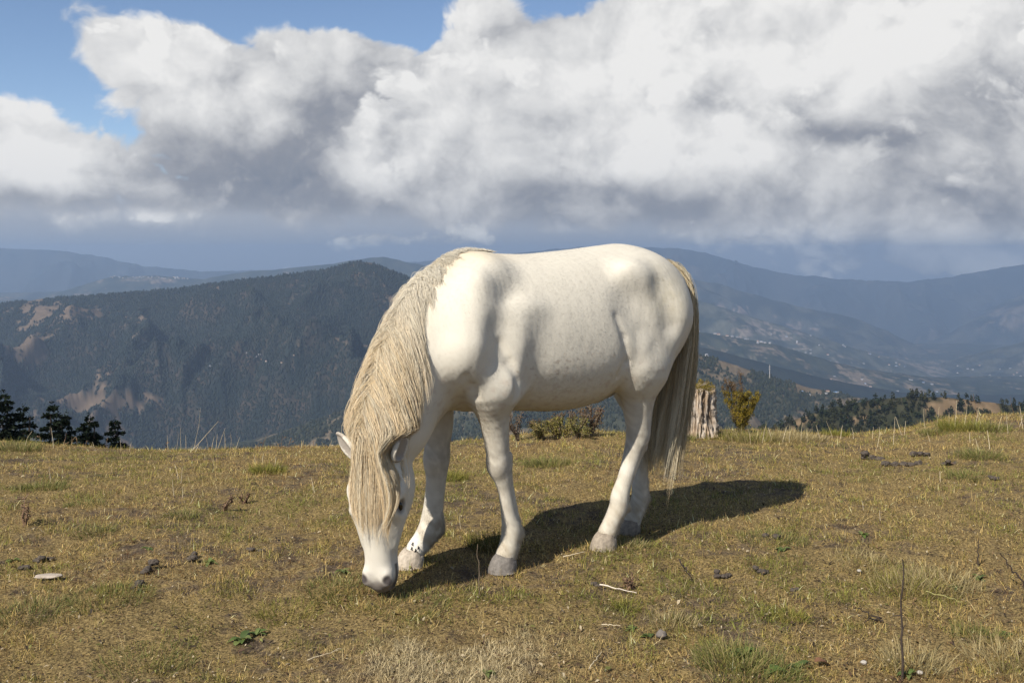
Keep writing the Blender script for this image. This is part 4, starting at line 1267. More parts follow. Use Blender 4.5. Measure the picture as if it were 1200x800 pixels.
    me = mesh_from('hills', kn.V.reshape(-1, 3), kn.quads()[:, ::-1]); put_colour(me, 'tint', ck.reshape(-1, 3)); tag(link('hills', me, hm), kind='structure')
    crown_wood('woods', kn, ok, 4200, 6.0, 205, hm)
    return dict(near=near, spur=spur, green=green, blue=blue, pale=pale, flank=flank, knoll=kn, knoll_open=ok, wedge=wedge)

def build_haze():
    """air over the valley: one closed box round the whole scene"""
    x, y0, y1, z0, z1 = 19000, -19000, 19000, -2700, 190
    v = [(-x, y0, z0), (x, y0, z0), (x, y1, z0), (-x, y1, z0), (-x, y0, z1), (x, y0, z1), (x, y1, z1), (-x, y1, z1)]
    f = [(0, 3, 2, 1), (4, 5, 6, 7), (0, 1, 5, 4), (1, 2, 6, 5), (2, 3, 7, 6), (3, 0, 4, 7)]
    m = bpy.data.materials.new('haze'); m.use_nodes = True; t = m.node_tree; t.nodes.clear(); k = NT(t)
    out = k.n('ShaderNodeOutputMaterial'); pv = k.n('ShaderNodeVolumePrincipled')
    pv.inputs['Color'].default_value = (.52, .665, .88, 1)
    pv.inputs['Density'].default_value = HAZE_DENSITY
    pv.inputs['Anisotropy'].default_value = 0.38
    k.l(pv.outputs[0], out.inputs['Volume'])
    o = link('haze', mesh_from('haze', v, np.array(f), False), m); tag(o, kind='stuff')
HAZE_DENSITY = 1.0e-4
# ------------------------------------------------------------------ turf
def blade_mesh(name, P, H, lean, az, W, cols, bend=.5, segs=2):
    """many grass blades in one mesh: roots P, heights H, lean angle, azimuth, width W"""
    n = len(P)
    d = np.stack([np.cos(az), np.sin(az), np.zeros(n)], 1); sd = np.stack([-np.sin(az), np.cos(az), np.zeros(n)], 1)
    rot = RNG.uniform(0, np.pi, n)
    sd = sd * np.cos(rot)[:, None] + d * np.sin(rot)[:, None]
    ts = np.linspace(0, 1, segs + 1); rows = []
    up = np.array([0, 0, 1.0])
    p = P.copy(); prev = 0
    for i, t in enumerate(ts):
        a = lean * (1 + bend * t * 1.6)
        if i:
            p = p + (d * np.sin(a)[:, None] + up * np.cos(a)[:, None]) * (H / segs)[:, None]
        w = W * (1 - t * .85) * .5
        if i < segs:
            rows += [p - sd * w[:, None], p + sd * w[:, None]]
        else:
            rows.append(p)
    V = np.stack(rows, 1); k = V.shape[1]
    b = np.arange(n)[:, None] * k
    q = [np.stack([b[:, 0] + 2*i, b[:, 0] + 2*i + 1, b[:, 0] + 2*i + 3, b[:, 0] + 2*i + 2], 1) for i in range(segs - 1)]
    t = np.stack([b[:, 0] + 2*(segs-1), b[:, 0] + 2*(segs-1) + 1, b[:, 0] + 2*segs], 1)
    me = mesh_from(name, V.reshape(-1, 3), q + [t])
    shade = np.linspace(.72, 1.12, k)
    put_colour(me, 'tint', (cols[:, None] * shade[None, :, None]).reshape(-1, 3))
    return me

STRAW = np.array([(.500, .360, .150), (.340, .225, .095), (.270, .225, .060), (.165, .170, .038), (.165, .085, .038), (.600, .490, .280), (.360, .265, .095)])

def to_px(x, y, z):
    return 600 + x / y * PXF, 300 - (z - CAM_H) / y * PXF

def turf_points(n, r0, r1, azmax, rng):
    r = np.exp(rng.uniform(np.log(r0), np.log(r1), n)); a = rng.uniform(-azmax, azmax, n)
    x = r * np.sin(a); y = r * np.cos(a)
    z = ground_z(x, y); return x, y, z

def build_grass():
    rng = np.random.default_rng(77)
    n = 1700000
    x, y, z = turf_points(n, 2.0, 11.5, math.radians(36), rng)
    px, py = to_px(x, y, z)
    big = fbm(x * .9, y * .9, 301, 3); med = fbm(x * 4.2, y * 4.2, 303, 4); sml = fbm(x * 19, y * 19, 305, 3)
    # worn earth low at the left, a bleached pad of dead grass at the bottom
    bare = np.exp(-(((px - 250) / 190) ** 2 + ((py - 735) / 42) ** 2)) * .75 + np.exp(-(((px - 80) / 120) ** 2 + ((py - 800) / 40) ** 2)) * .5
    bare = bare + np.exp(-(((px - 480) / 60) ** 2 + ((py - 742) / 14) ** 2)) * .5 + np.exp(-(((px - 690) / 110) ** 2 + ((py - 722) / 26) ** 2)) * .35 + np.exp(-(((px - 1060) / 110) ** 2 + ((py - 648) / 14) ** 2)) * .5
    pad = np.exp(-((np.abs((px - 535) / 125)) ** 2.6 + (np.abs((py - 782 + (px - 535) * .10) / 36)) ** 2.6))
    keep = rng.random(n) < np.clip(.98 + .75 * med + .85 * sml - bare * (1 + .9 * sml) + pad, .10, 1)
    x, y, z, px, py, big, med, sml, bare, pad = [q[keep] for q in (x, y, z, px, py, big, med, sml, bare, pad)]
    n = len(x); P = np.stack([x, y, z - .002], 1)
    dist = np.hypot(x, y)
    g = .95 * big + 1.25 * med + .80 * sml + rng.normal(0, .24, n) + .12
    idx = np.select([g < -.55, g < -.22, g < .12, g < .34, g < .62], [4, 1, 0, 6, 2], 3)
    odd = rng.random(n); idx = np.where(odd < .07, 5, idx); idx = np.where((odd > .07) & (odd < .12), 4, idx)
    c = STRAW[idx] * np.array([1.20, 1.17, 1.06]) * rng.uniform(.62, 1.32, (n, 1)) * (1 + .55 * sml + .25 * med).clip(.4, 1.6)[:, None]
    c = c * (1 - bare * .35)[:, None]
    padc = np.array([.62, .50, .285]) * rng.uniform(.75, 1.2, (n, 1))
    wp = np.clip(pad * 1.25 * (1 + 1.3 * med + .9 * sml), 0, 1)[:, None]
    c = c * (1 - wp) + padc * wp
    far = np.clip((dist - 3) / 6, 0, 1)
    # a close, grazed, curled turf with a thin scatter of taller blades
    hoof = np.zeros(n)                                            # grass left standing round the hooves and the lips
    for hx, hy in ((-0.025, 3.965), (-0.40, 4.03), (0.40, 4.27), (0.555, 4.61), (-.50, 3.66)):
        hoof = np.maximum(hoof, np.exp(-(((x - hx) ** 2 + (y - hy) ** 2) / .085 ** 2) ** 2))
    tall = rng.random(n) < .45 * hoof + np.clip(.025 + .06 * med, .006, .12)
    H = rng.gamma(5.0, .0036, n) * (1 + 1.0 * med + .9 * sml).clip(.35, 2.4) * (1 + .25 * far)
    H = np.where(tall, rng.uniform(.022, .050, n), H)
    H = np.where(bare > .4, H * .75, H)
    green = (idx == 2) | (idx == 3) | (idx == 6)
    lean = np.clip(rng.normal(.88, .42, n), .05, 1.5); lean = np.where(tall, lean * .7, lean); lean = np.where(pad > .4, lean * .7, lean)
    W = rng.uniform(.0011, .0026, n) * (1 + .8 * far)
    c = c * np.where(rng.random((n, 1)) < .30, rng.uniform(.22, .6, (n, 1)), 1.0)
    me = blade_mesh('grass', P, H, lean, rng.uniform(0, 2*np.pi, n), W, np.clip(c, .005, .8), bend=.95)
    m = hair_mat('grass', 'tint', .65, .2, .22)
    tag(link('grass', me, m), kind='stuff')
    # litter: dead curled leaves and chaff lying between the blades
    n = 60000
    x, y, z = turf_points(n, 2.0, 10, math.radians(36), rng)
    s = rng.gamma(3.0, .0011, n) + .0012; a = rng.uniform(0, 2*np.pi, n)
    u = np.stack([np.cos(a), np.sin(a), rng.normal(0, .35, n)], 1); v = np.stack([-np.sin(a), np.cos(a), rng.normal(0, .35, n)], 1)
    P = np.stack([x, y, z + rng.uniform(.002, .014, n)], 1); up = np.array([0, 0, 1.0])
    V = np.stack([P - u*s[:, None], P + v*(s*.45)[:, None] + up*(s*.25)[:, None], P + u*s[:, None], P - v*(s*.45)[:, None] + up*(s*.2)[:, None]], 1)
    cols = np.array([(.085, .05, .03), (.19, .12, .06), (.42, .34, .22), (.045, .032, .022), (.17, .17, .05)])[rng.choice(5, n, p=[.30, .20, .12, .30, .08])] * rng.uniform(.7, 1.3, (n, 1))
    me = mesh_from('leaf_litter', V.reshape(-1, 3), np.arange(n*4).reshape(-1, 4)); put_colour(me, 'tint', np.repeat(cols, 4, 0))
    tag(link('leaf_litter', me, m), kind='stuff')
    return m

# ------------------------------------------------------------------ small plants
def tuft_mesh(n, h, r, cols, rng, lean=(.1, .8), w=.0032, bend=.9):
    a = rng.uniform(0, 2*np.pi, n); rr = r * np.sqrt(rng.random(n)) * .5
    P = np.stack([np.cos(a) * rr, np.sin(a) * rr, np.full(n, -.004)], 1)
    H = h * rng.uniform(.45, 1.1, n); L = rng.uniform(lean[0], lean[1], n)
    az = a + rng.normal(0, .7, n)
    pal = np.array(cols)[rng.integers(0, len(cols), n)] * rng.uniform(.75, 1.25, (n, 1))
    return blade_mesh('grass_tuft', P, H, L, az, w * rng.uniform(.6, 1.3, n), pal, bend=bend, segs=4)

def tube(V, F, pts, rads, sides=5):
    pts = [np.array(p, float) for p in pts]; b0 = len(V)
    for i, p in enumerate(pts):
        t = unit(pts[min(i+1, len(pts)-1)] - pts[max(i-1, 0)])
        u = unit(np.cross(t, (0.31, .2, .93) if abs(t[2]) < .9 else (1.0, .1, 0))); w = np.cross(t, u)
        for j in range(sides):
            q = 2 * math.pi * j / sides
            V.append(p + (u * math.cos(q) + w * math.sin(q)) * rads[i])
    for i in range(len(pts) - 1):
        for j in range(sides):
            F.append((b0 + i*sides + j, b0 + i*sides + (j+1) % sides, b0 + (i+1)*sides + (j+1) % sides, b0 + (i+1)*sides + j))

def stalk_mesh(h, lean, rng, heads=0, r=.0022, kink=.15):
    V, F = [], []; a = rng.uniform(0, 6.28); pts = []; n = 7
    p = np.zeros(3); d = np.array([math.sin(lean) * math.cos(a), math.sin(lean) * math.sin(a), math.cos(lean)])
    for i in range(n + 1):
        pts.append(p.copy()); d = unit(d + rng.normal(0, kink, 3) * .35); p = p + d * h / n
    tube(V, F, pts, [r * (1 - .6 * i / n) for i in range(n + 1)])
    for k in range(heads):
        i = rng.integers(2, n + 1); q = pts[i]; dd = unit(rng.normal(0, 1, 3) + np.array([0, 0, .9]))
        e = q + dd * h * rng.uniform(.10, .26); tube(V, F, [q, (q + e) / 2 + rng.normal(0, .004, 3), e], [r*.55, r*.5, r*.9], 4)
        tube(V, F, [e, e + dd * .010, e + dd * .018], [r*.9, r*2.2, r*.4], 5)
    return mesh_from('stalk', np.array(V), np.array(F))

def leaf_faces(V, F, C, root, direction, length, width, col, rng, curl=.3):
    d = unit(np.array(direction, float)); s = unit(np.cross(d, (0, 0, 1.0)) + 1e-6); up = np.cross(s, d)
    b = len(V); prof = [.25, .85, 1.0, .7, .08]
    for i, w in enumerate(prof):
        t = i / 4; p = np.array(root) + d * length * t - np.array([0, 0, 1.0]) * curl * length * t * t
        fold = up * width * .22 * w
        V += [p - s * width * w * .5 + fold, p - up * .0, p + s * width * w * .5 + fold]; C += [np.array(col) * rng.uniform(.85, 1.15)] * 3
    for i in range(4):
        F += [(b+3*i, b+3*i+1, b+3*i+4, b+3*i+3), (b+3*i+1, b+3*i+2, b+3*i+5, b+3*i+4)]

def weed_mesh(rng, n=9, size=.05, cols=((.10, .14, .035), (.16, .19, .06), (.07, .10, .03)), lift=(.15, .9)):
    V, F, C = [], [], []
    for k in range(n):
        a = rng.uniform(0, 6.28); e = rng.uniform(*lift)
        leaf_faces(V, F, C, (0, 0, .004), (math.cos(a)*math.cos(e), math.sin(a)*math.cos(e), math.sin(e)), size*rng.uniform(.6, 1.2), size*rng.uniform(.28, .5), cols[rng.integers(0, len(cols))], rng, .45)
    me = mesh_from('weed', np.array(V), np.array(F)); put_colour(me, 'tint', np.array(C)); return me

def lump_mesh(name, parts, rng, rough=.18, sub=3):
    """parts: (centre, radii) pebbly lumps in one mesh"""
    V, F = [], []
    for c, r in parts:
        bm = bmesh.new(); bmesh.ops.create_icosphere(bm, subdivisions=sub, radius=1.0); b = len(V); o = rng.uniform(0, 50)
        for v in bm.verts:
            k = 1 + rough * mnoise.noise(v.co * 1.7 + Vector((o, o, o))) + rough * .5 * mnoise.noise(v.co * 4.5 + Vector((o, 0, o)))
            V.append((c[0] + v.co.x * r[0] * k, c[1] + v.co.y * r[1] * k, c[2] + v.co.z * r[2] * k))
        bm.verts.index_update(); F += [tuple(b + v.index for v in f.verts) for f in bm.faces]; bm.free()
    return mesh_from(name, np.array(V), np.array(F))

# ------------------------------------------------------------------ trees beyond the brow
def build_conifer(loc, height, seed, mats, spread=.30, vis=1.0):
    rng = np.random.default_rng(seed)
    e = empty('conifer', loc)
    V, F = [], []
    pts = [(rng.normal(0, .01) * height * t, rng.normal(0, .01) * height * t, height * t) for t in np.linspace(0, .97, 9)]
    tube(V, F, pts, [height * .016 * (1 - .93 * t) + .01 for t in np.linspace(0, 1, 9)], 7)
    limbs = []
    z = height
    V2, F2 = [], []; lv = []
    k = 0
    while z > height * .18:
        d = height - z
        if d > .12:
            nb = 4 + int(rng.integers(0, 4))
            for j in range(nb):
                a = rng.uniform(0, 6.28); L = (.10 + spread * 1.55 * d ** .90) * rng.uniform(.45, 1.15)
                if d > 2: L = min(L, height * .22 * rng.uniform(.7, 1.1))
                dirn = np.array([math.cos(a), math.sin(a), 0]); base = np.array([0, 0, z])
                P = [base, base + dirn * L * .5 + np.array([0, 0, .06 * L]), base + dirn * L + np.array([0, 0, -.05 * L * rng.uniform(-1, 2)])]
                tube(V, F, P, [.014 + .01 * L, .010, .004], 4)
                m = max(26, int(190 * L)) if d < 4.5 else max(6, int(16 * L))
                t = rng.uniform(.18, 1.04, m); q = np.array([base + dirn * L * x + np.array([0, 0, .10 * L * x * (1 - x) * 2]) for x in t])
                q = q + np.stack([-dirn[1] * rng.normal(0, .16, m) * L * (1.1 - t * .6), dirn[0] * rng.normal(0, .16, m) * L * (1.1 - t * .6), rng.normal(0, .035, m)], 1)
                lv.append((q, np.repeat(dirn[None], m, 0), np.full(m, 1.0 if d < 4.5 else 2.2)))
        else:
            m = 14; q = np.array([0, 0, z]) + rng.normal(0, .05, (m, 3)); lv.append((q, unit(rng.normal(0, 1, (m, 3))), np.full(m, .7)))
        z -= rng.uniform(.17, .32) * (1 + .10 * d)
    trunk = link('trunk', mesh_from('trunk', np.array(V), np.array(F)), mats[0], e)
    Q = np.concatenate([a for a, _, _ in lv]); D = np.concatenate([b for _, b, _ in lv]); Sz = np.concatenate([c for _, _, c in lv])
    n = len(Q); D = unit(D + rng.normal(0, .55, (n, 3))); s = unit(np.cross(D, rng.normal(0, 1, (n, 3))))
    ln = rng.uniform(.08, .19, n)[:, None] * Sz[:, None]; w = rng.uniform(.022, .050, n)[:, None] * Sz[:, None]
    VV = np.stack([Q - s * w * .5, Q + D * ln * .55 - s * w, Q + D * ln, Q + D * ln * .55 + s * w], 1)
    me = mesh_from('crown', VV.reshape(-1, 3), np.arange(n * 4).reshape(-1, 4))
    put_colour(me, 'tint', np.repeat(np.array([.011, .016, .009]) * rng.uniform(.5, 1.7, (n, 1)), 4, 0))
    link('crown', me, mats[1], e)
    return e

# ------------------------------------------------------------------ stump and mossy shrub
def build_stump(loc):
    rng = np.random.default_rng(404)
    e = empty('tree_stump', loc)
    n, rows = 150, 54; H, R = .380, .142
    th_ = np.linspace(0, 2*np.pi, n, endpoint=False); V = []; C = []
    crest = .018 * np.sin(th_ * 2 + .6) + .045 * fbm(np.cos(th_) * 3, np.sin(th_) * 3, 5, 3)
    for i in range(rows):
        t = i / (rows - 1)
        z = -.04 + (H + .04 + crest) * t
        fl = 1 + .16 * (1 - t) ** 3 - .05 * t + .03 * t ** 6
        gro = ridged(th_ * 4.5 + .35 * fbm(th_ * 2, z * 9, 8, 3), z * 2.2, 15, 4)
        gro2 = ridged(th_ * 13, z * 5.0 + 0 * th_, 18, 3)
        r = R * fl * (1 + .15 * (gro - .9) + .09 * (gro2 - .9) + .06 * fbm(th_ * 2.2, z * 7, 55, 3) + .07 * np.cos(th_ - .5) + .05 * np.cos(2 * th_ + 1))
        V.append(np.stack([r * np.cos(th_), r * np.sin(th_), z], 1))
        dark = smooth01(.75, .25, gro * .6 + gro2 * .35)[:, None]
        tone = smooth01(-.4, .5, fbm(th_ * 3, z * 8, 25, 4))[:, None]
        c = np.array([.62, .54, .45]) * (1 - tone) + np.array([.52, .38, .25]) * tone
        c = c * (1 - dark * .8) + np.array([.10, .065, .04]) * dark
        C.append(c)
    V = np.concatenate(V); C = np.concatenate(C)
    i = np.arange(rows * n).reshape(rows, n)
    q = np.stack([i[:-1], np.roll(i, -1, 1)[:-1], np.roll(i, -1, 1)[1:], i[1:]], -1).reshape(-1, 4)
    top = V[-n:].copy(); cen = top.mean(0) + np.array([0, 0, .006])
    V = np.concatenate([V, cen[None]]); C = np.concatenate([C, [[.30, .22, .13]]])
    tri = np.stack([i[-1], np.roll(i[-1], -1), np.full(n, len(V) - 1)], 1)
    me = mesh_from('trunk_wood', V, [q, tri]); put_colour(me, 'tint', C)
    k = material('weathered wood'); c = k.attr('tint'); mp = k.n('ShaderNodeMapping'); k.l(k.coord(), mp.inputs[0]); mp.inputs['Scale'].default_value = (1, 1, .12)
    nz = k.noise(mp.outputs[0], 120, 5, .7); base(k, k.mix(k.mr(nz, .3, .75), k.mix(.45, c, (.12, .08, .05)), c)); k.l(k.bump(nz, .7, .01), k.bsdf.inputs['Normal'])
    link('wood', me, k.mat, e)
    # cushion of moss on the cut
    m = 5200; a = rng.uniform(0, 2*np.pi, m); rr = np.sqrt(rng.random(m)) * R * 1.03
    zz = H + np.interp(a, np.append(th_, 2*np.pi), np.append(crest, crest[0])) * (rr / R) ** 2 + .004
    hump = .020 * np.clip(fbm(np.cos(a) * rr * 30, np.sin(a) * rr * 30, 33, 3) + .4, 0, 1.2)
    P = np.stack([rr * np.cos(a), rr * np.sin(a), zz + hump * rng.random(m) - (rr > R * .98) * rng.random(m) * .02], 1)
    pal = np.array([(.22, .16, .03), (.13, .12, .025), (.30, .21, .05), (.09, .07, .02)])[rng.integers(0, 4, m)] * rng.uniform(.7, 1.3, (m, 1))
    link('moss_cap', blade_mesh('moss_cap', P, rng.uniform(.006, .017, m), rng.uniform(.1, 1.1, m), a + rng.normal(0, 1, m), rng.uniform(.0015, .004, m), pal), hair_mat('moss', 'tint', .9, .1, .15), e)
    return e

def build_shrub(loc, h, wid, seed, cols, twig, n_main=9, leafn=5200, lean=.0, leaf=(.007, .018), mossy=True, name='mossy_shrub', splay=.33):
    rng = np.random.default_rng(seed)
    e = empty(name, loc)
    V, F = [], []; tips = []
    for k in range(n_main):
        a = rng.uniform(0, 6.28); p = np.array([math.cos(a), math.sin(a), 0]) * wid * .12 * rng.random(); d = unit(np.array([math.cos(a) * splay + lean, math.sin(a) * splay, 1.0]))
        L = h * rng.uniform(.62, 1.0); pts = [p.copy()]
        for i in range(7):
            d = unit(d + rng.normal(0, .17, 3)); p = p + d * L / 7; pts.append(p.copy())
            if i > 0:
                for b in range(2 if i < 4 else 3):
                    bd = unit(d + rng.normal(0, .8, 3) + np.array([0, 0, .25])); bl = h * rng.uniform(.08, .24) * (1 - i * .04) * (.6 if splay < .2 else 1)
                    b1 = p + bd * bl * .5 + rng.normal(0, .008, 3); b2 = p + bd * bl
                    tube(V, F, [p, b1, b2], [.0030, .0022, .0012], 4); tips += [(p, b1, i), (b1, b2, i)]
        tube(V, F, pts, [.0075 * (1 - .75 * i / 7) for i in range(8)], 5); tips += [(pts[i], pts[i+1], i) for i in range(7)]
    link('branches', mesh_from('branches', np.array(V), np.array(F)), twig, e)
    n = leafn
    j = rng.integers(0, len(tips), n)
    A = np.array([t[0] for t in tips])[j]; B = np.array([t[1] for t in tips])[j]
    P = A + (B - A) * rng.random((n, 1)) + rng.normal(0, .011, (n, 3))
    zrel = P[:, 2] / h
    keep = rng.random(n) < np.where(zrel > .72, .42, 1.0); P = P[keep]; zrel = zrel[keep]; n = len(P)
    D = unit(rng.normal(0, 1, (n, 3)) + np.array([0, 0, .2 if not mossy else -.25])); s = unit(np.cross(D, rng.normal(0, 1, (n, 3))))
    ln = rng.uniform(leaf[0], leaf[1], n)[:, None]; w = ln * .34
    VV = np.stack([P - s * w * .3, P + D * ln * .5 - s * w, P + D * ln, P + D * ln * .5 + s * w], 1)
    cl = fbm(P[:, 0] * 22 + P[:, 1] * 9, P[:, 2] * 18, seed, 3)
    ci = np.clip(((cl + .5) * len(cols) + rng.normal(0, .5, n)).astype(int), 0, len(cols) - 1)
    c = np.array(cols)[ci] * rng.uniform(.65, 1.35, (n, 1))
    brown = zrel > .74; c[brown] = np.array([.135, .085, .045]) * rng.uniform(.6, 1.5, (brown.sum(), 1))
    me = mesh_from('leaves', VV.reshape(-1, 3), np.arange(n*4).reshape(-1, 4)); put_colour(me, 'tint', np.repeat(c, 4, 0))
    link('leaves', me, hair_mat('shrub leaf', 'tint', .7, .2, .25), e)
    return e
# ------------------------------------------------------------------ put it all together
def put_on(px, py, dz=0.0):
    p = on_ground(px, py); return Vector((p.x, p.y, p.z + dz))

def m_per_px(px, py):
    return on_ground(px, py).y / PXF

build_world()
build_ground()
LAND = build_land()
build_haze()
PONY = build_pony()
GRASS_M = build_grass()
TINT = hair_mat('leaf', 'tint', .6, .25, .25)
rng = np.random.default_rng(2024)

# --- conifers past the brow, left
bark = simple_mat('bark', (.045, .034, .026), .95, .4, 20, .6); needles = hair_mat('needles', 'tint', .8, .05, .05)
CON = [(4, 458, 44, 0.26, 'tallest dark conifer at the left edge of the picture, cut by the frame'),
       (27, 475, 47, 0.24, 'dark conifer just right of the tallest one at the left edge'),
       (60, 471, 43, 0.26, 'dark layered conifer with open branches, third from the left edge'),
       (77, 484, 46, 0.20, 'narrow dark conifer tucked against the right side of the open branched one'),
       (104, 485, 45, 0.30, 'broad dense dark conifer beyond the brow, second from the right of its row'),
       (134, 491, 48, 0.24, 'smallest dark conifer at the right end of the row beyond the brow')]
for i, (px, py, D, sp, lab) in enumerate(CON):
    top = at(px, py, D); zb = gz(top.x, top.y)
    c = build_conifer((top.x, top.y, zb - .2), top.z - zb + .2, 900 + i, (bark, needles), sp)
    tag(c, lab, 'tree', 'conifers beyond the brow')
for i, (px, py, w) in enumerate([(183, 517, .5)]):
    D = 14.0; top = at(px, py, D); zb = gz(top.x, D)
    s = build_shrub((top.x, D, zb), top.z - zb, .9, 950, [(.02, .028, .014), (.03, .036, .018)], bark, 9, 3500, 0, (.03, .06), False, 'bush')
    tag(s, 'small dark bush peeping over the brow right of the conifers', 'bush')

# --- stump, mossy shrub, and the scrub behind the pony's belly
p = put_on(817, 511); st = build_stump(p); st.rotation_euler = (math.radians(1.5), math.radians(-2.5), .5)
tag(st, 'pale weathered tree stump capped with moss, right of the tail', 'stump')
twig = simple_mat('twig', (.17, .125, .085), .9, .35, 40, .3); darktwig = simple_mat('dark twig', (.050, .036, .028), .9, .35, 40, .3)
p = put_on(868, 508)
s = build_shrub(p, .47, .22, 41, [(.050, .042, .016), (.14, .115, .022), (.27, .20, .03), (.30, .215, .025), (.085, .06, .02)], twig, 15, 30000, .02, (.005, .012), True, 'mossy_shrub', .17)
s.scale = (.74, .74, 1.0); tag(s, 'yellow mossy shrub with bare brown twig ends beside the stump', 'shrub')
for (px, py, h, w, seed, cols, lab, n) in [
        (655, 514, .22, .45, 51, [(.13, .125, .04), (.25, .22, .06), (.32, .25, .07), (.10, .09, .035)], 'low leafy green shrub under the middle of the belly', 3600),
        (632, 515, .18, .4, 52, [(.10, .09, .03), (.19, .16, .05), (.24, .18, .07)], 'lowest yellowish shrub under the belly, left of the leafy one', 2600),
        (688, 511, .30, .4, 53, [(.13, .07, .04), (.10, .06, .035), (.16, .12, .05)], 'reddish twiggy shrub by the near hind leg', 1500),
        (606, 516, .27, .2, 54, [(.13, .085, .05), (.10, .065, .04)], 'sparse brown dried herb just behind the near foreleg', 380),
        (676, 514, .23, .4, 55, [(.17, .17, .05), (.28, .24, .065), (.12, .10, .04)], 'green scrub between the leafy shrub and the reddish one', 2400)]:
    s = build_shrub(put_on(px, py), h, w, seed, cols, twig, 8 if n > 500 else 4, n, 0, (.006, .016), False, 'shrub')
    tag(s, lab, 'shrub', 'scrub behind the pony')

# --- dead stalks: (foot column, foot row, tip row, sideways px, seed heads, dark)
pale = simple_mat('dead stalk', (.50, .41, .27), .8, .25, 60, .2); browns = simple_mat('brown stalk', (.20, .125, .075), .85, .3, 60, .2)
L_ = 'thin dry pale stalk standing on the brow left of the pony'
R_ = 'thin dry pale stalk standing on the brow at the right'
M_ = 'short dry pale stalk standing in the turf left of the pony'
N_ = 'dry stalk standing in the turf on the right, short of the brow'
S_L = 'long dry stalk in the brow row left of the pony, leaning furthest right'
ST = [(197, 529, 512, -3, 0, pale, L_), (207, 529, 510, 1, 0, pale, L_), (212, 528, 503, 1, 0, pale, L_), (218, 528, 512, -1, 0, pale, L_), (226, 528, 480, 14, 0, pale, 'tallest dry stalk of the brow row left of the pony'),
      (223, 529, 497, 35, 0, pale, S_L), (229, 529, 522, 3, 0, pale, L_), (244, 527, 510, 1, 0, pale, L_), (248, 527, 513, 0, 0, pale, L_), (253, 527, 511, 0, 0, pale, L_), (255, 527, 501, 8, 0, pale, L_),
      (264, 527, 507, 0, 0, pale, L_), (270, 526, 506, 2, 0, pale, L_), (276, 526, 514, 4, 0, pale, L_), (300, 526, 519, 3, 0, browns, L_.replace('pale', 'brown')), (307, 526, 512, 0, 1, browns, L_.replace('pale', 'brown')), (330, 526, 512, 0, 3, browns, L_.replace('pale', 'brown')), (338, 526, 515, 2, 2, browns, L_.replace('pale', 'brown')),
      (368, 526, 517, 1, 0, browns, L_.replace('pale', 'brown')), (352, 526, 518, 3, 0, pale, L_), (386, 524, 517, 3, 1, pale, L_),
      (63, 525, 503, 1, 0, pale, L_), (29, 524, 506, 5, 0, pale, L_), (50, 526, 511, -1, 1, browns, L_.replace('pale', 'brown')), (74, 526, 510, 1, 2, browns, L_.replace('pale', 'brown')), (83, 527, 512, 0, 2, browns, L_.replace('pale', 'brown')), (90, 527, 517, 0, 1, browns, L_.replace('pale', 'brown')), (112, 528, 519, -3, 1, pale, L_), (124, 528, 518, 0, 2, browns, L_.replace('pale', 'brown')), (142, 528, 517, 0, 0, pale, L_), (152, 528, 520, 1, 0, pale, L_), (98, 528, 519, 1, 1, browns, L_.replace('pale', 'brown')),
      (209, 562, 545, -3, 0, pale, M_), (204, 581, 563, -2, 0, pale, M_), (214, 583, 571, 0, 0, pale, M_), (221, 592, 577, 10, 0, pale, M_), (212, 566, 549, 1, 0, pale, M_), (300, 545, 535, -2, 0, pale, M_), (322, 545, 538, 2, 0, pale, M_), (369, 578, 560, -5, 0, pale, M_), (308, 543, 533, 0, 0, pale, M_), (60, 566, 548, -4, 0, pale, M_), (540, 620, 604, -2, 0, pale, M_),
      (962, 516, 500, -6, 0, pale, R_), (976, 514, 494, -4, 0, pale, R_), (985, 514, 500, 2, 0, pale, R_), (1000, 514, 503, 0, 0, pale, R_), (1022, 514, 502, 0, 0, pale, R_), (1028, 524, 502, 4, 0, pale, R_), (1047, 521, 490, 2, 0, pale, R_), (1057, 510, 490, -6, 0, pale, R_), (1060, 510, 495, 2, 0, pale, R_),
      (1084, 504, 480, 0, 0, pale, R_), (1098, 502, 478, 1, 0, pale, R_), (1112, 500, 484, -5, 0, pale, R_), (1119, 501, 471, 2, 0, pale, R_), (1130, 499, 475, 2, 0, pale, R_), (1143, 500, 478, 1, 0, pale, R_), (1146, 500, 463, 5, 0, browns, R_.replace('pale', 'brown')), (1150, 500, 480, -2, 0, pale, R_), (1181, 508, 485, -1, 0, pale, R_), (1196, 504, 466, -18, 0, browns, R_.replace('pale', 'brown')), (1194, 502, 487, 6, 0, pale, R_), (1199, 502, 478, -6, 0, pale, R_), (1170, 503, 488, 2, 0, pale, R_),
      (880, 520, 505, -3, 0, pale, R_), (893, 519, 500, 2, 0, pale, R_), (905, 518, 503, -4, 0, pale, R_), (917, 518, 500, 3, 0, pale, R_), (925, 518, 505, 0, 0, pale, R_), (938, 517, 498, 4, 0, pale, R_), (946, 517, 503, -2, 0, pale, R_),
      (1160, 526, 506, 0, 0, pale, N_), (1137, 518, 508, -1, 0, pale, N_), (1148, 528, 515, -4, 0, pale, N_), (1123, 553, 525, -1, 1, browns, N_), (1090, 517, 508, -3, 0, pale, N_), (1102, 565, 554, 0, 0, pale, N_), (1012, 598, 586, 0, 0, pale, N_), (975, 560, 548, 3, 0, browns, N_), (1032, 610, 598, -3, 0, pale, N_), (884, 556, 545, -2, 0, browns, N_)]
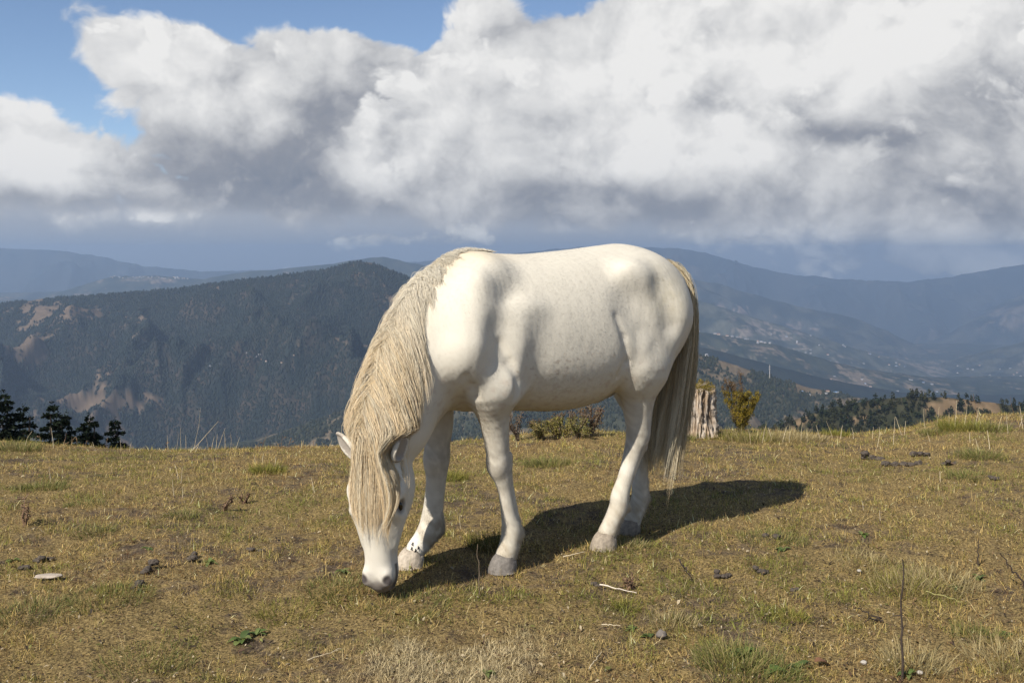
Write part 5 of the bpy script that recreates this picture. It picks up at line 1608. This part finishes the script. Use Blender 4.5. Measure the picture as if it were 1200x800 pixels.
for k, (px, py, ty, dx, hd, mt, lab) in enumerate(ST):
    p = on_ground(px, py); h = (py + 3 - ty) * p.y / PXF; run = dx * p.y / PXF
    L = math.hypot(h, run)
    me = stalk_mesh(L, 0.0, rng, hd, rng.uniform(.0016, .0030))
    o = link('dead_stalk', me, mt); o.location = p - Vector((0, 0, .006)); o.rotation_euler = (rng.normal(0, .06), math.atan2(run, h), 0)
    tag(o, lab, 'stalk', 'dry stalks in the turf')
def twig_thing(p0, p1, h0, h1, mt, lab, name='twig', r=.003, kinks=.012, heads=0, sides=5):
    a = np.array(put_on(*p0, h0)); b = np.array(put_on(*p1, h1)) if h1 is not None else np.array(at(p1[0], p1[1], a[1]))
    V, F = [], []; n = 9; pts = [np.zeros(3) + (b - a) * i / n + rng.normal(0, kinks, 3) * np.linalg.norm(b - a) * (0 < i < n) for i in range(n + 1)]
    tube(V, F, pts, [r * (1 - .55 * i / n) for i in range(n + 1)], sides)
    for q in range(heads):
        i = int(rng.integers(3, n)); d = unit(rng.normal(0, 1, 3) + np.array([0, 0, .8])) * np.linalg.norm(b - a) * rng.uniform(.05, .14); tube(V, F, [pts[i], pts[i] + d * .5, pts[i] + d], [r*.5, r*.45, r*.2], 4)
    o = link(name, mesh_from(name, np.array(V), np.array(F)), mt); o.location = a; tag(o, lab, name.replace('_', ' '))
    return o
twig_thing((1057, 796), (1058, 655), -.01, None, darktwig, 'tall dark bare stem rising from the bottom edge at the right', 'bare_stem', .0042, .012, 3)
twig_thing((1146, 664), (1147, 632), -.005, None, darktwig, 'short dark upright stem above the tall one at the lower right', 'bare_stem', .0034, .012, 2)
twig_thing((1200, 690), (1172, 648), .01, None, darktwig, 'dark twig slanting up from the right edge of the picture', 'bare_stem', .004, .03, 2)
twig_thing((562, 699), (560, 637), -.01, None, twig, 'thin brown forked stem beside the near forehoof', 'bare_stem', .0022, .012, 2)
twig_thing((1035, 730), (1004, 712), .008, None, darktwig, 'dark crooked twig lying left of the tall bare stem', 'twig', .0035, .05, 2)
twig_thing((1033, 728), (1012, 735), .01, .012, darktwig, 'short dark twig lying below the crooked one', 'twig', .003, .05, 1)
twig_thing((703, 689), (746, 698), .014, .010, simple_mat('bleached straw', (.58, .50, .40), .7, .2, 50, .2), 'long white straw lying on the turf in front of the near hind hoof', 'straw', .0030, .012)
twig_thing((660, 656), (684, 651), .012, .016, pale, 'short pale stick lying between the near fore and hind hooves', 'stick', .0035, .012)
twig_thing((796, 664), (813, 683), .03, .006, darktwig, 'dark twig sticking up at a slant right of the white straw', 'twig', .0035, .03, 1)
twig_thing((690, 790), (705, 771), .012, .02, pale, 'pale straw lying near the bottom of the picture, centre right', 'straw', .002, .02)
twig_thing((360, 778), (400, 766), .012, .016, pale, 'pale straw lying on bare earth left of the bleached grass', 'straw', .0022, .02)
twig_thing((705, 737), (727, 737), .014, .012, pale, 'pale straw lying flat below the long white one', 'straw', .0025, .02)
twig_thing((1085, 702), (1128, 712), .03, .02, simple_mat('green straw', (.30, .27, .10), .7, .2, 50, .2), 'yellow green straw bent over the turf right of the tall bare stem', 'straw', .0022, .02)

# --- tufts
GR = [(.10, .115, .03), (.16, .17, .045), (.22, .20, .06), (.30, .235, .10)]; DRY = [(.42, .34, .17), (.33, .25, .115), (.24, .19, .085)]
YG = [(.21, .20, .035), (.26, .22, .05), (.15, .15, .03)]
TU = [(20, 528, .10, .35, GR, 'green tuft on the brow at the left edge'), (312, 553, .075, .25, YG, 'bright green tuft near the brow left of the pony'), (50, 572, .05, .28, GR, 'dark green tuft in the turf below the conifers'),
      (100, 592, .04, .2, GR, 'low green tuft in the turf at far left'), (213, 605, .05, .16, GR, 'small green tuft at the foot of the short pale stalks'), (110, 625, .05, .2, GR, 'green tuft beside the dark herb at left'),
      (575, 640, .09, .20, [(.10, .10, .02), (.17, .15, .03), (.06, .06, .015)], 'mossy green tuft against the near foreleg'), (640, 545, .07, .28, GR, 'green tuft in the turf behind the near foreleg'), (530, 560, .06, .2, YG, 'bright green tuft between the forelegs'),
      (980, 510, .075, .22, YG, 'yellow green tuft on the brow right of the shrub'), (1130, 502, .11, .40, YG, 'largest yellow green tuft on the brow at the right'), (1160, 503, .08, .3, GR, 'grass tuft on the brow right of the largest one'),
      (1095, 508, .06, .22, GR, 'small tuft on the brow left of the largest one'), (1150, 535, .07, .3, GR, 'green tuft short of the brow at the right edge'), (905, 632, .045, .3, GR, 'green tuft by the dark droppings in mid turf'), (843, 514, .10, .3, DRY + YG, 'dry tuft between the stump and the mossy shrub'), (880, 516, .11, .4, DRY + YG, 'dry grass tuft at the foot of the mossy shrub'), (920, 516, .10, .4, DRY, 'pale dry tuft right of the mossy shrub'), (945, 515, .075, .3, DRY, 'pale dry tuft on the brow, second right of the shrub'),
      (800, 514, .07, .2, GR, 'green tuft at the left foot of the stump'), (1060, 690, .085, .26, DRY + YG, 'dry arching tuft behind the tall bare stem'), (1100, 686, .08, .3, DRY, 'pale dry tuft right of the tall bare stem'), (925, 725, .055, .12, YG, 'small yellow green tuft at the lower right'), (735, 712, .05, .10, YG, 'small bright tuft below the long white straw'),
      (855, 772, .07, .22, GR, 'arching green tuft near the bottom right of the centre'), (878, 792, .08, .3, GR, 'green tuft at the bottom edge right of the centre'), (1070, 780, .085, .2, DRY, 'pale dry tuft at the foot of the tall bare stem'), (1190, 780, .08, .3, DRY, 'dry tuft in the bottom right corner'), (1145, 745, .05, .16, GR, 'small green tuft in the turf at the lower right'),
      (40, 720, .05, .3, GR, 'green tuft in the turf at lower left'), (130, 700, .045, .3, GR, 'flat green tuft below the pale flat stone'), (170, 780, .045, .3, GR, 'green tuft on the bare earth at lower left'), (400, 690, .05, .3, GR, 'green tuft just left of the muzzle'), (480, 712, .04, .3, GR, 'green tuft in the turf below the muzzle'), (790, 730, .045, .16, DRY, 'small pale tuft right of the lower straw'), (1140, 560, .05, .3, GR, 'tuft beside the dark stem short of the brow'), (335, 720, .04, .25, YG, 'low yellowish tuft in the turf left of the bleached grass'), (1010, 660, .045, .3, DRY, 'low dry tuft left of the tall bare stem'), (700, 640, .04, .2, DRY + GR, 'short tuft against the near hind hoof'), (735, 640, .045, .2, DRY + GR, 'short tuft against the far hind hoof')]
for (px, py, h, r, cols, lab) in TU:
    o = link('grass_tuft', tuft_mesh(int(900 * r / .3), h, r, cols, rng, (.1, 1.0), .0026 if py > 600 else .0036), GRASS_M); o.location = put_on(px, py)
    tag(o, lab, 'grass tuft', 'tufts in the turf')

# --- broad leaved weeds and dark herbs
WD = [(283, 752, .060, 9, 'broad leaved weed on the bare earth at lower left, larger of the pair'), (300, 745, .05, 8, 'broad leaved weed on the bare earth at lower left, smaller of the pair'), (172, 644, .035, 7, 'small pale weed in the turf at left'), (15, 658, .05, 7, 'pale yellow weed beside the droppings at the left edge'), (870, 768, .055, 11, 'leafy weed near the bottom right of the centre'), (905, 790, .06, 10, 'leafy weed at the bottom edge, right of the centre'), (935, 785, .06, 9, 'flat leaved weed right of the leafy one at the bottom edge'), (762, 748, .040, 8, 'small bright weed beside the grey stone'), (740, 738, .035, 7, 'small weed beside the flat straw'), (918, 644, .04, 7, 'bright weed in front of the dark droppings in mid turf'), (1148, 678, .045, 9, 'pale green weed below the short dark stem'), (1120, 690, .04, 7, 'green weed among dry grass at the lower right'), (400, 672, .045, 8, 'yellow green weed left of the muzzle'), (1180, 745, .04, 7, 'small weed near the right edge'), (1065, 793, .04, 8, 'bright weed by the foot of the tall bare stem'), (570, 790, .04, 6, 'bright green weed in the bleached grass'), (245, 660, .04, 8, 'dull green weed beside the middle droppings at left'), (1010, 628, .04, 7, 'green weed in the turf at right')]
for (px, py, sz, n, lab) in WD:
    o = link('weed', weed_mesh(rng, n, sz, lift=(.1, .75)), TINT); o.location = put_on(px, py); tag(o, lab, 'weed', 'broad leaved weeds')
for (px, py, h, lab) in [(30, 615, .13, 'dark reddish herb in the turf at the far left'), (262, 598, .085, 'dark dried herb in the turf left of the pony'), (285, 590, .06, 'small dark dried herb right of the taller one'), (738, 690, .06, 'dark dried herb right of the long straw')]:
    s = build_shrub(put_on(px, py), h, .16, int(px), [(.13, .075, .05), (.17, .095, .06), (.12, .10, .05)], browns, 3, 130, 0, (.004, .010), False, 'dried_herb'); tag(s, lab, 'herb')

# --- droppings, stones
dungm = simple_mat('droppings', (.085, .068, .054), .95, .5, 90, 1.0); stonem = simple_mat('stone', (.36, .30, .24), .85, .22, 25, .5); greym = simple_mat('grey stone', (.16, .135, .115), .9, .25, 25, .6)
DU = [(172, 670, 4, .030, 'dark droppings in the turf left of the muzzle, middle heap'), (170, 686, 2, .026, 'dark droppings just below the middle heap at left'), (52, 659, 4, .026, 'dark droppings behind the pale flat stone'), (36, 667, 2, .022, 'small dark droppings at far left, above the flat stone'), (228, 657, 5, .024, 'reddish dark droppings right of the middle heap at left'), (160, 693, 2, .018, 'smallest dark droppings below the middle heap at left'), (697, 685, 3, .018, 'dark droppings at the left end of the long white straw'), (850, 677, 4, .022, 'dark droppings in the turf right of the dark twig'), (893, 673, 4, .024, 'grey brown droppings right of the dark ones in mid turf'), (905, 630, 3, .024, 'dark droppings in the green tuft of mid turf'), (925, 693, 2, .018, 'small dark droppings at right of mid turf'), (1022, 538, 4, .045, 'dark lumpy droppings near the brow at right, leftmost heap'), (1062, 546, 6, .040, 'long row of dark droppings near the brow at right'), (1090, 534, 3, .034, 'small dark droppings near the brow, above the long row'), (1112, 545, 4, .032, 'dark droppings near the brow, beside the dark stem'), (1160, 562, 3, .03, 'dark droppings in the turf at the right edge'), (300, 646, 3, .022, 'dark droppings between the head and the middle heap at left')]
for (px, py, n, r, lab) in DU:
    parts = [((rng.normal(0, r * .75), rng.normal(0, r * .55), r * .35 + (r * .5 if q > 2 else 0)), (r * rng.uniform(.7, 1.2), r * rng.uniform(.6, 1), r * rng.uniform(.5, .75))) for q in range(n)]
    if 'long row' in lab: parts = [(((q - 2.5) * r * 1.25, rng.normal(0, r * .5), r * .35), (r * rng.uniform(.9, 1.3), r * .8, r * rng.uniform(.5, .8))) for q in range(n)]
    o = link('droppings', lump_mesh('droppings', [(c, (a * .66, b * .66, d * .62)) for c, (a, b, d) in parts], rng, .45), dungm); o.location = put_on(px, py); tag(o, lab, 'droppings', 'droppings on the turf')
o = link('flat_stone', lump_mesh('flat_stone', [((0, 0, .005), (.052, .020, .007))], rng, .16, 4), stonem); o.location = put_on(57, 680, .012); o.rotation_euler = (.10, 0, .1); tag(o, 'pale flat stone lying in the turf at lower left', 'stone')
o = link('grey_stone', lump_mesh('grey_stone', [((0, 0, .008), (.017, .014, .014))], rng, .3, 3), greym); o.location = put_on(775, 748, .006); tag(o, 'small grey brown stone beside a weed at the bottom centre right', 'stone')
for (px, py, lab) in [(1007, 672, 'tiny white stone in the turf left of the tall bare stem'), (1078, 792, 'white stone at the foot of the tall bare stem'), (1012, 780, 'white pebble left of the tall bare stem near the bottom')]:
    o = link('pebble', lump_mesh('pebble', [((0, 0, .004), (.010, .008, .006))], rng, .25, 3), simple_mat('pebble', (.38, .34, .29), .8, .2, 30, .3)); o.location = put_on(px, py, .006); tag(o, lab, 'stone', 'pebbles in the turf')
V, F, C = [], [], []
leaf_faces(V, F, C, (0, 0, .012), (1, .25, .2), .055, .034, (.22, .11, .06), rng, .5)
me = mesh_from('fallen_leaf', np.array(V), np.array(F)); put_colour(me, 'tint', np.array(C)); o = link('fallen_leaf', me, TINT); o.location = put_on(955, 782, .006); tag(o, 'curled brown fallen leaf among weeds at the bottom edge', 'leaf')

# --- far houses and the mast
def on_ridge(R, px, py):
    j = int(np.argmin(np.abs(R.px - px))); col = R.PY[:R.rows, j]; i = int(np.argmin(np.abs(col - py)))
    return Vector(R.V[i, j])
walls = [simple_mat('white render', (.42, .39, .36), .9, .06, .3, .0), simple_mat('tan render', (.50, .42, .34), .9, .06, .3, .0)]
roofs = [simple_mat('sheet roof', (.26, .26, .28), .6, .08, .3, .0), simple_mat('blue roof', (.16, .26, .42), .6, .08, .3, .0), simple_mat('rust roof', (.26, .13, .09), .8, .08, .3, .0)]
protos = [house_proto(walls[0], roofs[0]), house_proto(walls[1], roofs[2]), house_proto(walls[0], roofs[1])]
used = [False] * 3
def house(R, px, py, size, kind, lab, grp):
    e = protos[kind] if not used[kind] else copy_tree(protos[kind]); used[kind] = True
    size *= .55; e.location = on_ridge(R, px, py) - Vector((0, 0, .3 * size)); e.scale = (size * rng.uniform(.8, 1.7), size, size * rng.uniform(.8, 1.2)); e.rotation_euler = (0, 0, rng.uniform(-.5, .5))
    tag(e, lab, 'house', grp)
for k in range(30):
    px = rng.uniform(128, 232); house(LAND['blue'], px, 325.5 + rng.normal(0, .7) + .03 * (px - 180) * (px > 190), 2.0, int(rng.choice([0, 0, 1])), 'tiny pale house in the row along the far blue ridge at left', 'houses along the far ridge at left')
house(LAND['blue'], 206, 326, 3.6, 0, 'tallest pale block in the row of houses along the far ridge', 'houses along the far ridge at left')
for k in range(7): house(LAND['near'], rng.uniform(288, 345), rng.uniform(412, 425), 1.0, int(rng.choice([0, 1])), 'tiny pale house at the edge of a clearing on the wooded hill', 'houses on the wooded hill')
house(LAND['near'], 246, 430, 1.4, 0, 'lone white house low on the wooded hill', 'houses on the wooded hill')
for k in range(16):
    px = rng.uniform(800, 905); house(LAND['green'], px, 385 + (px - 800) * .16 + rng.normal(0, .8), 1.9, int(rng.choice([0, 0, 1])), 'tiny white house along the crest of the long green ridge', 'houses along the green ridge')
for k in range(34): house(LAND['pale'], rng.uniform(900, 1060), rng.uniform(392, 432), 1.9, int(rng.choice([0, 0, 1, 2])), 'tiny pale house scattered on the slope above the valley', 'houses on the valley slope')
for k in range(9): house(LAND['green'], rng.uniform(950, 975), rng.uniform(457.5, 461), 1.7, int(rng.choice([0, 1])), 'tiny pale building in the cluster on the lower green ridge', 'buildings on the lower green ridge')
for k in range(14): house(LAND['green'], rng.uniform(960, 1100), rng.uniform(440, 462), 1.6, int(rng.choice([0, 1, 2])), 'tiny house scattered low on the long green ridge', 'houses low on the green ridge')
for k in range(16): house(LAND['flank'], rng.uniform(1120, 1200), rng.uniform(428, 448), 1.9, int(rng.choice([0, 1])), 'tiny house on the valley flank near the right edge', 'houses on the valley flank')
for k in range(9): house(LAND['spur'], rng.uniform(935, 985), rng.uniform(455, 466), .9, int(rng.choice([0, 1, 2])), 'small house on the spur right of the mossy shrub', 'houses on the spur')
house(LAND['spur'], 941, 493, .9, 2, 'small blue roofed house low on the spur', 'houses on the spur')
house(LAND['spur'], 828, 411, 1.3, 0, 'white house at the top of the spur beside the tail', 'houses on the spur')
V, F = [], []; tube(V, F, [(0, 0, -2), (0, 0, 20), (0, 0, 44)], [1.3, 1.1, .8], 6)
for z in (30, 38): tube(V, F, [(-3.2, 0, z), (0, 0, z + .4), (3.2, 0, z)], [.5, .6, .5], 5)
o = link('radio_mast', mesh_from('radio_mast', np.array(V), np.array(F)), walls[0]); o.location = on_ridge(LAND['spur'], 903, 444); o.scale = (.75, .75, .75); tag(o, 'thin white mast standing on the spur above the mossy shrub', 'mast')

# --- flies on the pony's far forehoof
fl = simple_mat('fly', (.012, .011, .012), .4, .2, 90, .1)
bm = bmesh.new()
for c, r in (((0, 0, 0), (.0042, .0024, .0022)), ((.0044, 0, .0004), (.0018, .0018, .0017)), ((-.0045, 0, 0), (.0030, .0020, .0017))):
    q = bmesh.ops.create_uvsphere(bm, u_segments=10, v_segments=6, radius=1.0)['verts']
    for v in q: v.co = Vector((v.co.x * r[0] + c[0], v.co.y * r[1] + c[1], v.co.z * r[2] + c[2]))
for sy in (1, -1):
    vs = [bm.verts.new((x, sy * y, .0028)) for x, y in ((.001, .0008), (-.008, .0016), (-.0085, .0042), (-.004, .0040))]
    bm.faces.new(vs)
fm = bpy.data.meshes.new('fly'); bm.to_mesh(fm); bm.free(); fm.materials.append(fl)
bpy.context.view_layer.update(); dg = bpy.context.evaluated_depsgraph_get()
body = PONY.evaluated_get(dg); inv = PONY.matrix_world.inverted()
FLY = [(478, 645), (483, 642), (487, 644), (479, 650), (484, 637), (490, 641), (475, 649)]
for k, (px, py) in enumerate(FLY):
    d = Vector(((px - 600) / PXF, 1, -(py - 300) / PXF)).normalized(); o0 = Vector((0, 0, CAM_H))
    hit, loc, nor, _ = body.ray_cast(inv @ o0, inv.to_3x3() @ d)
    if not hit: continue
    w = PONY.matrix_world @ loc; nw_ = (PONY.matrix_world.to_3x3() @ nor).normalized()
    if (w - o0).length > 4.6: continue
    f_ = bpy.data.objects.new('fly', fm); COL.objects.link(f_); f_.location = w + nw_ * .004
    f_.rotation_euler = nw_.to_track_quat('Z', 'X').to_euler(); tag(f_, 'tiny black fly sitting on the white pastern beside the muzzle', 'fly', 'flies on the pastern')
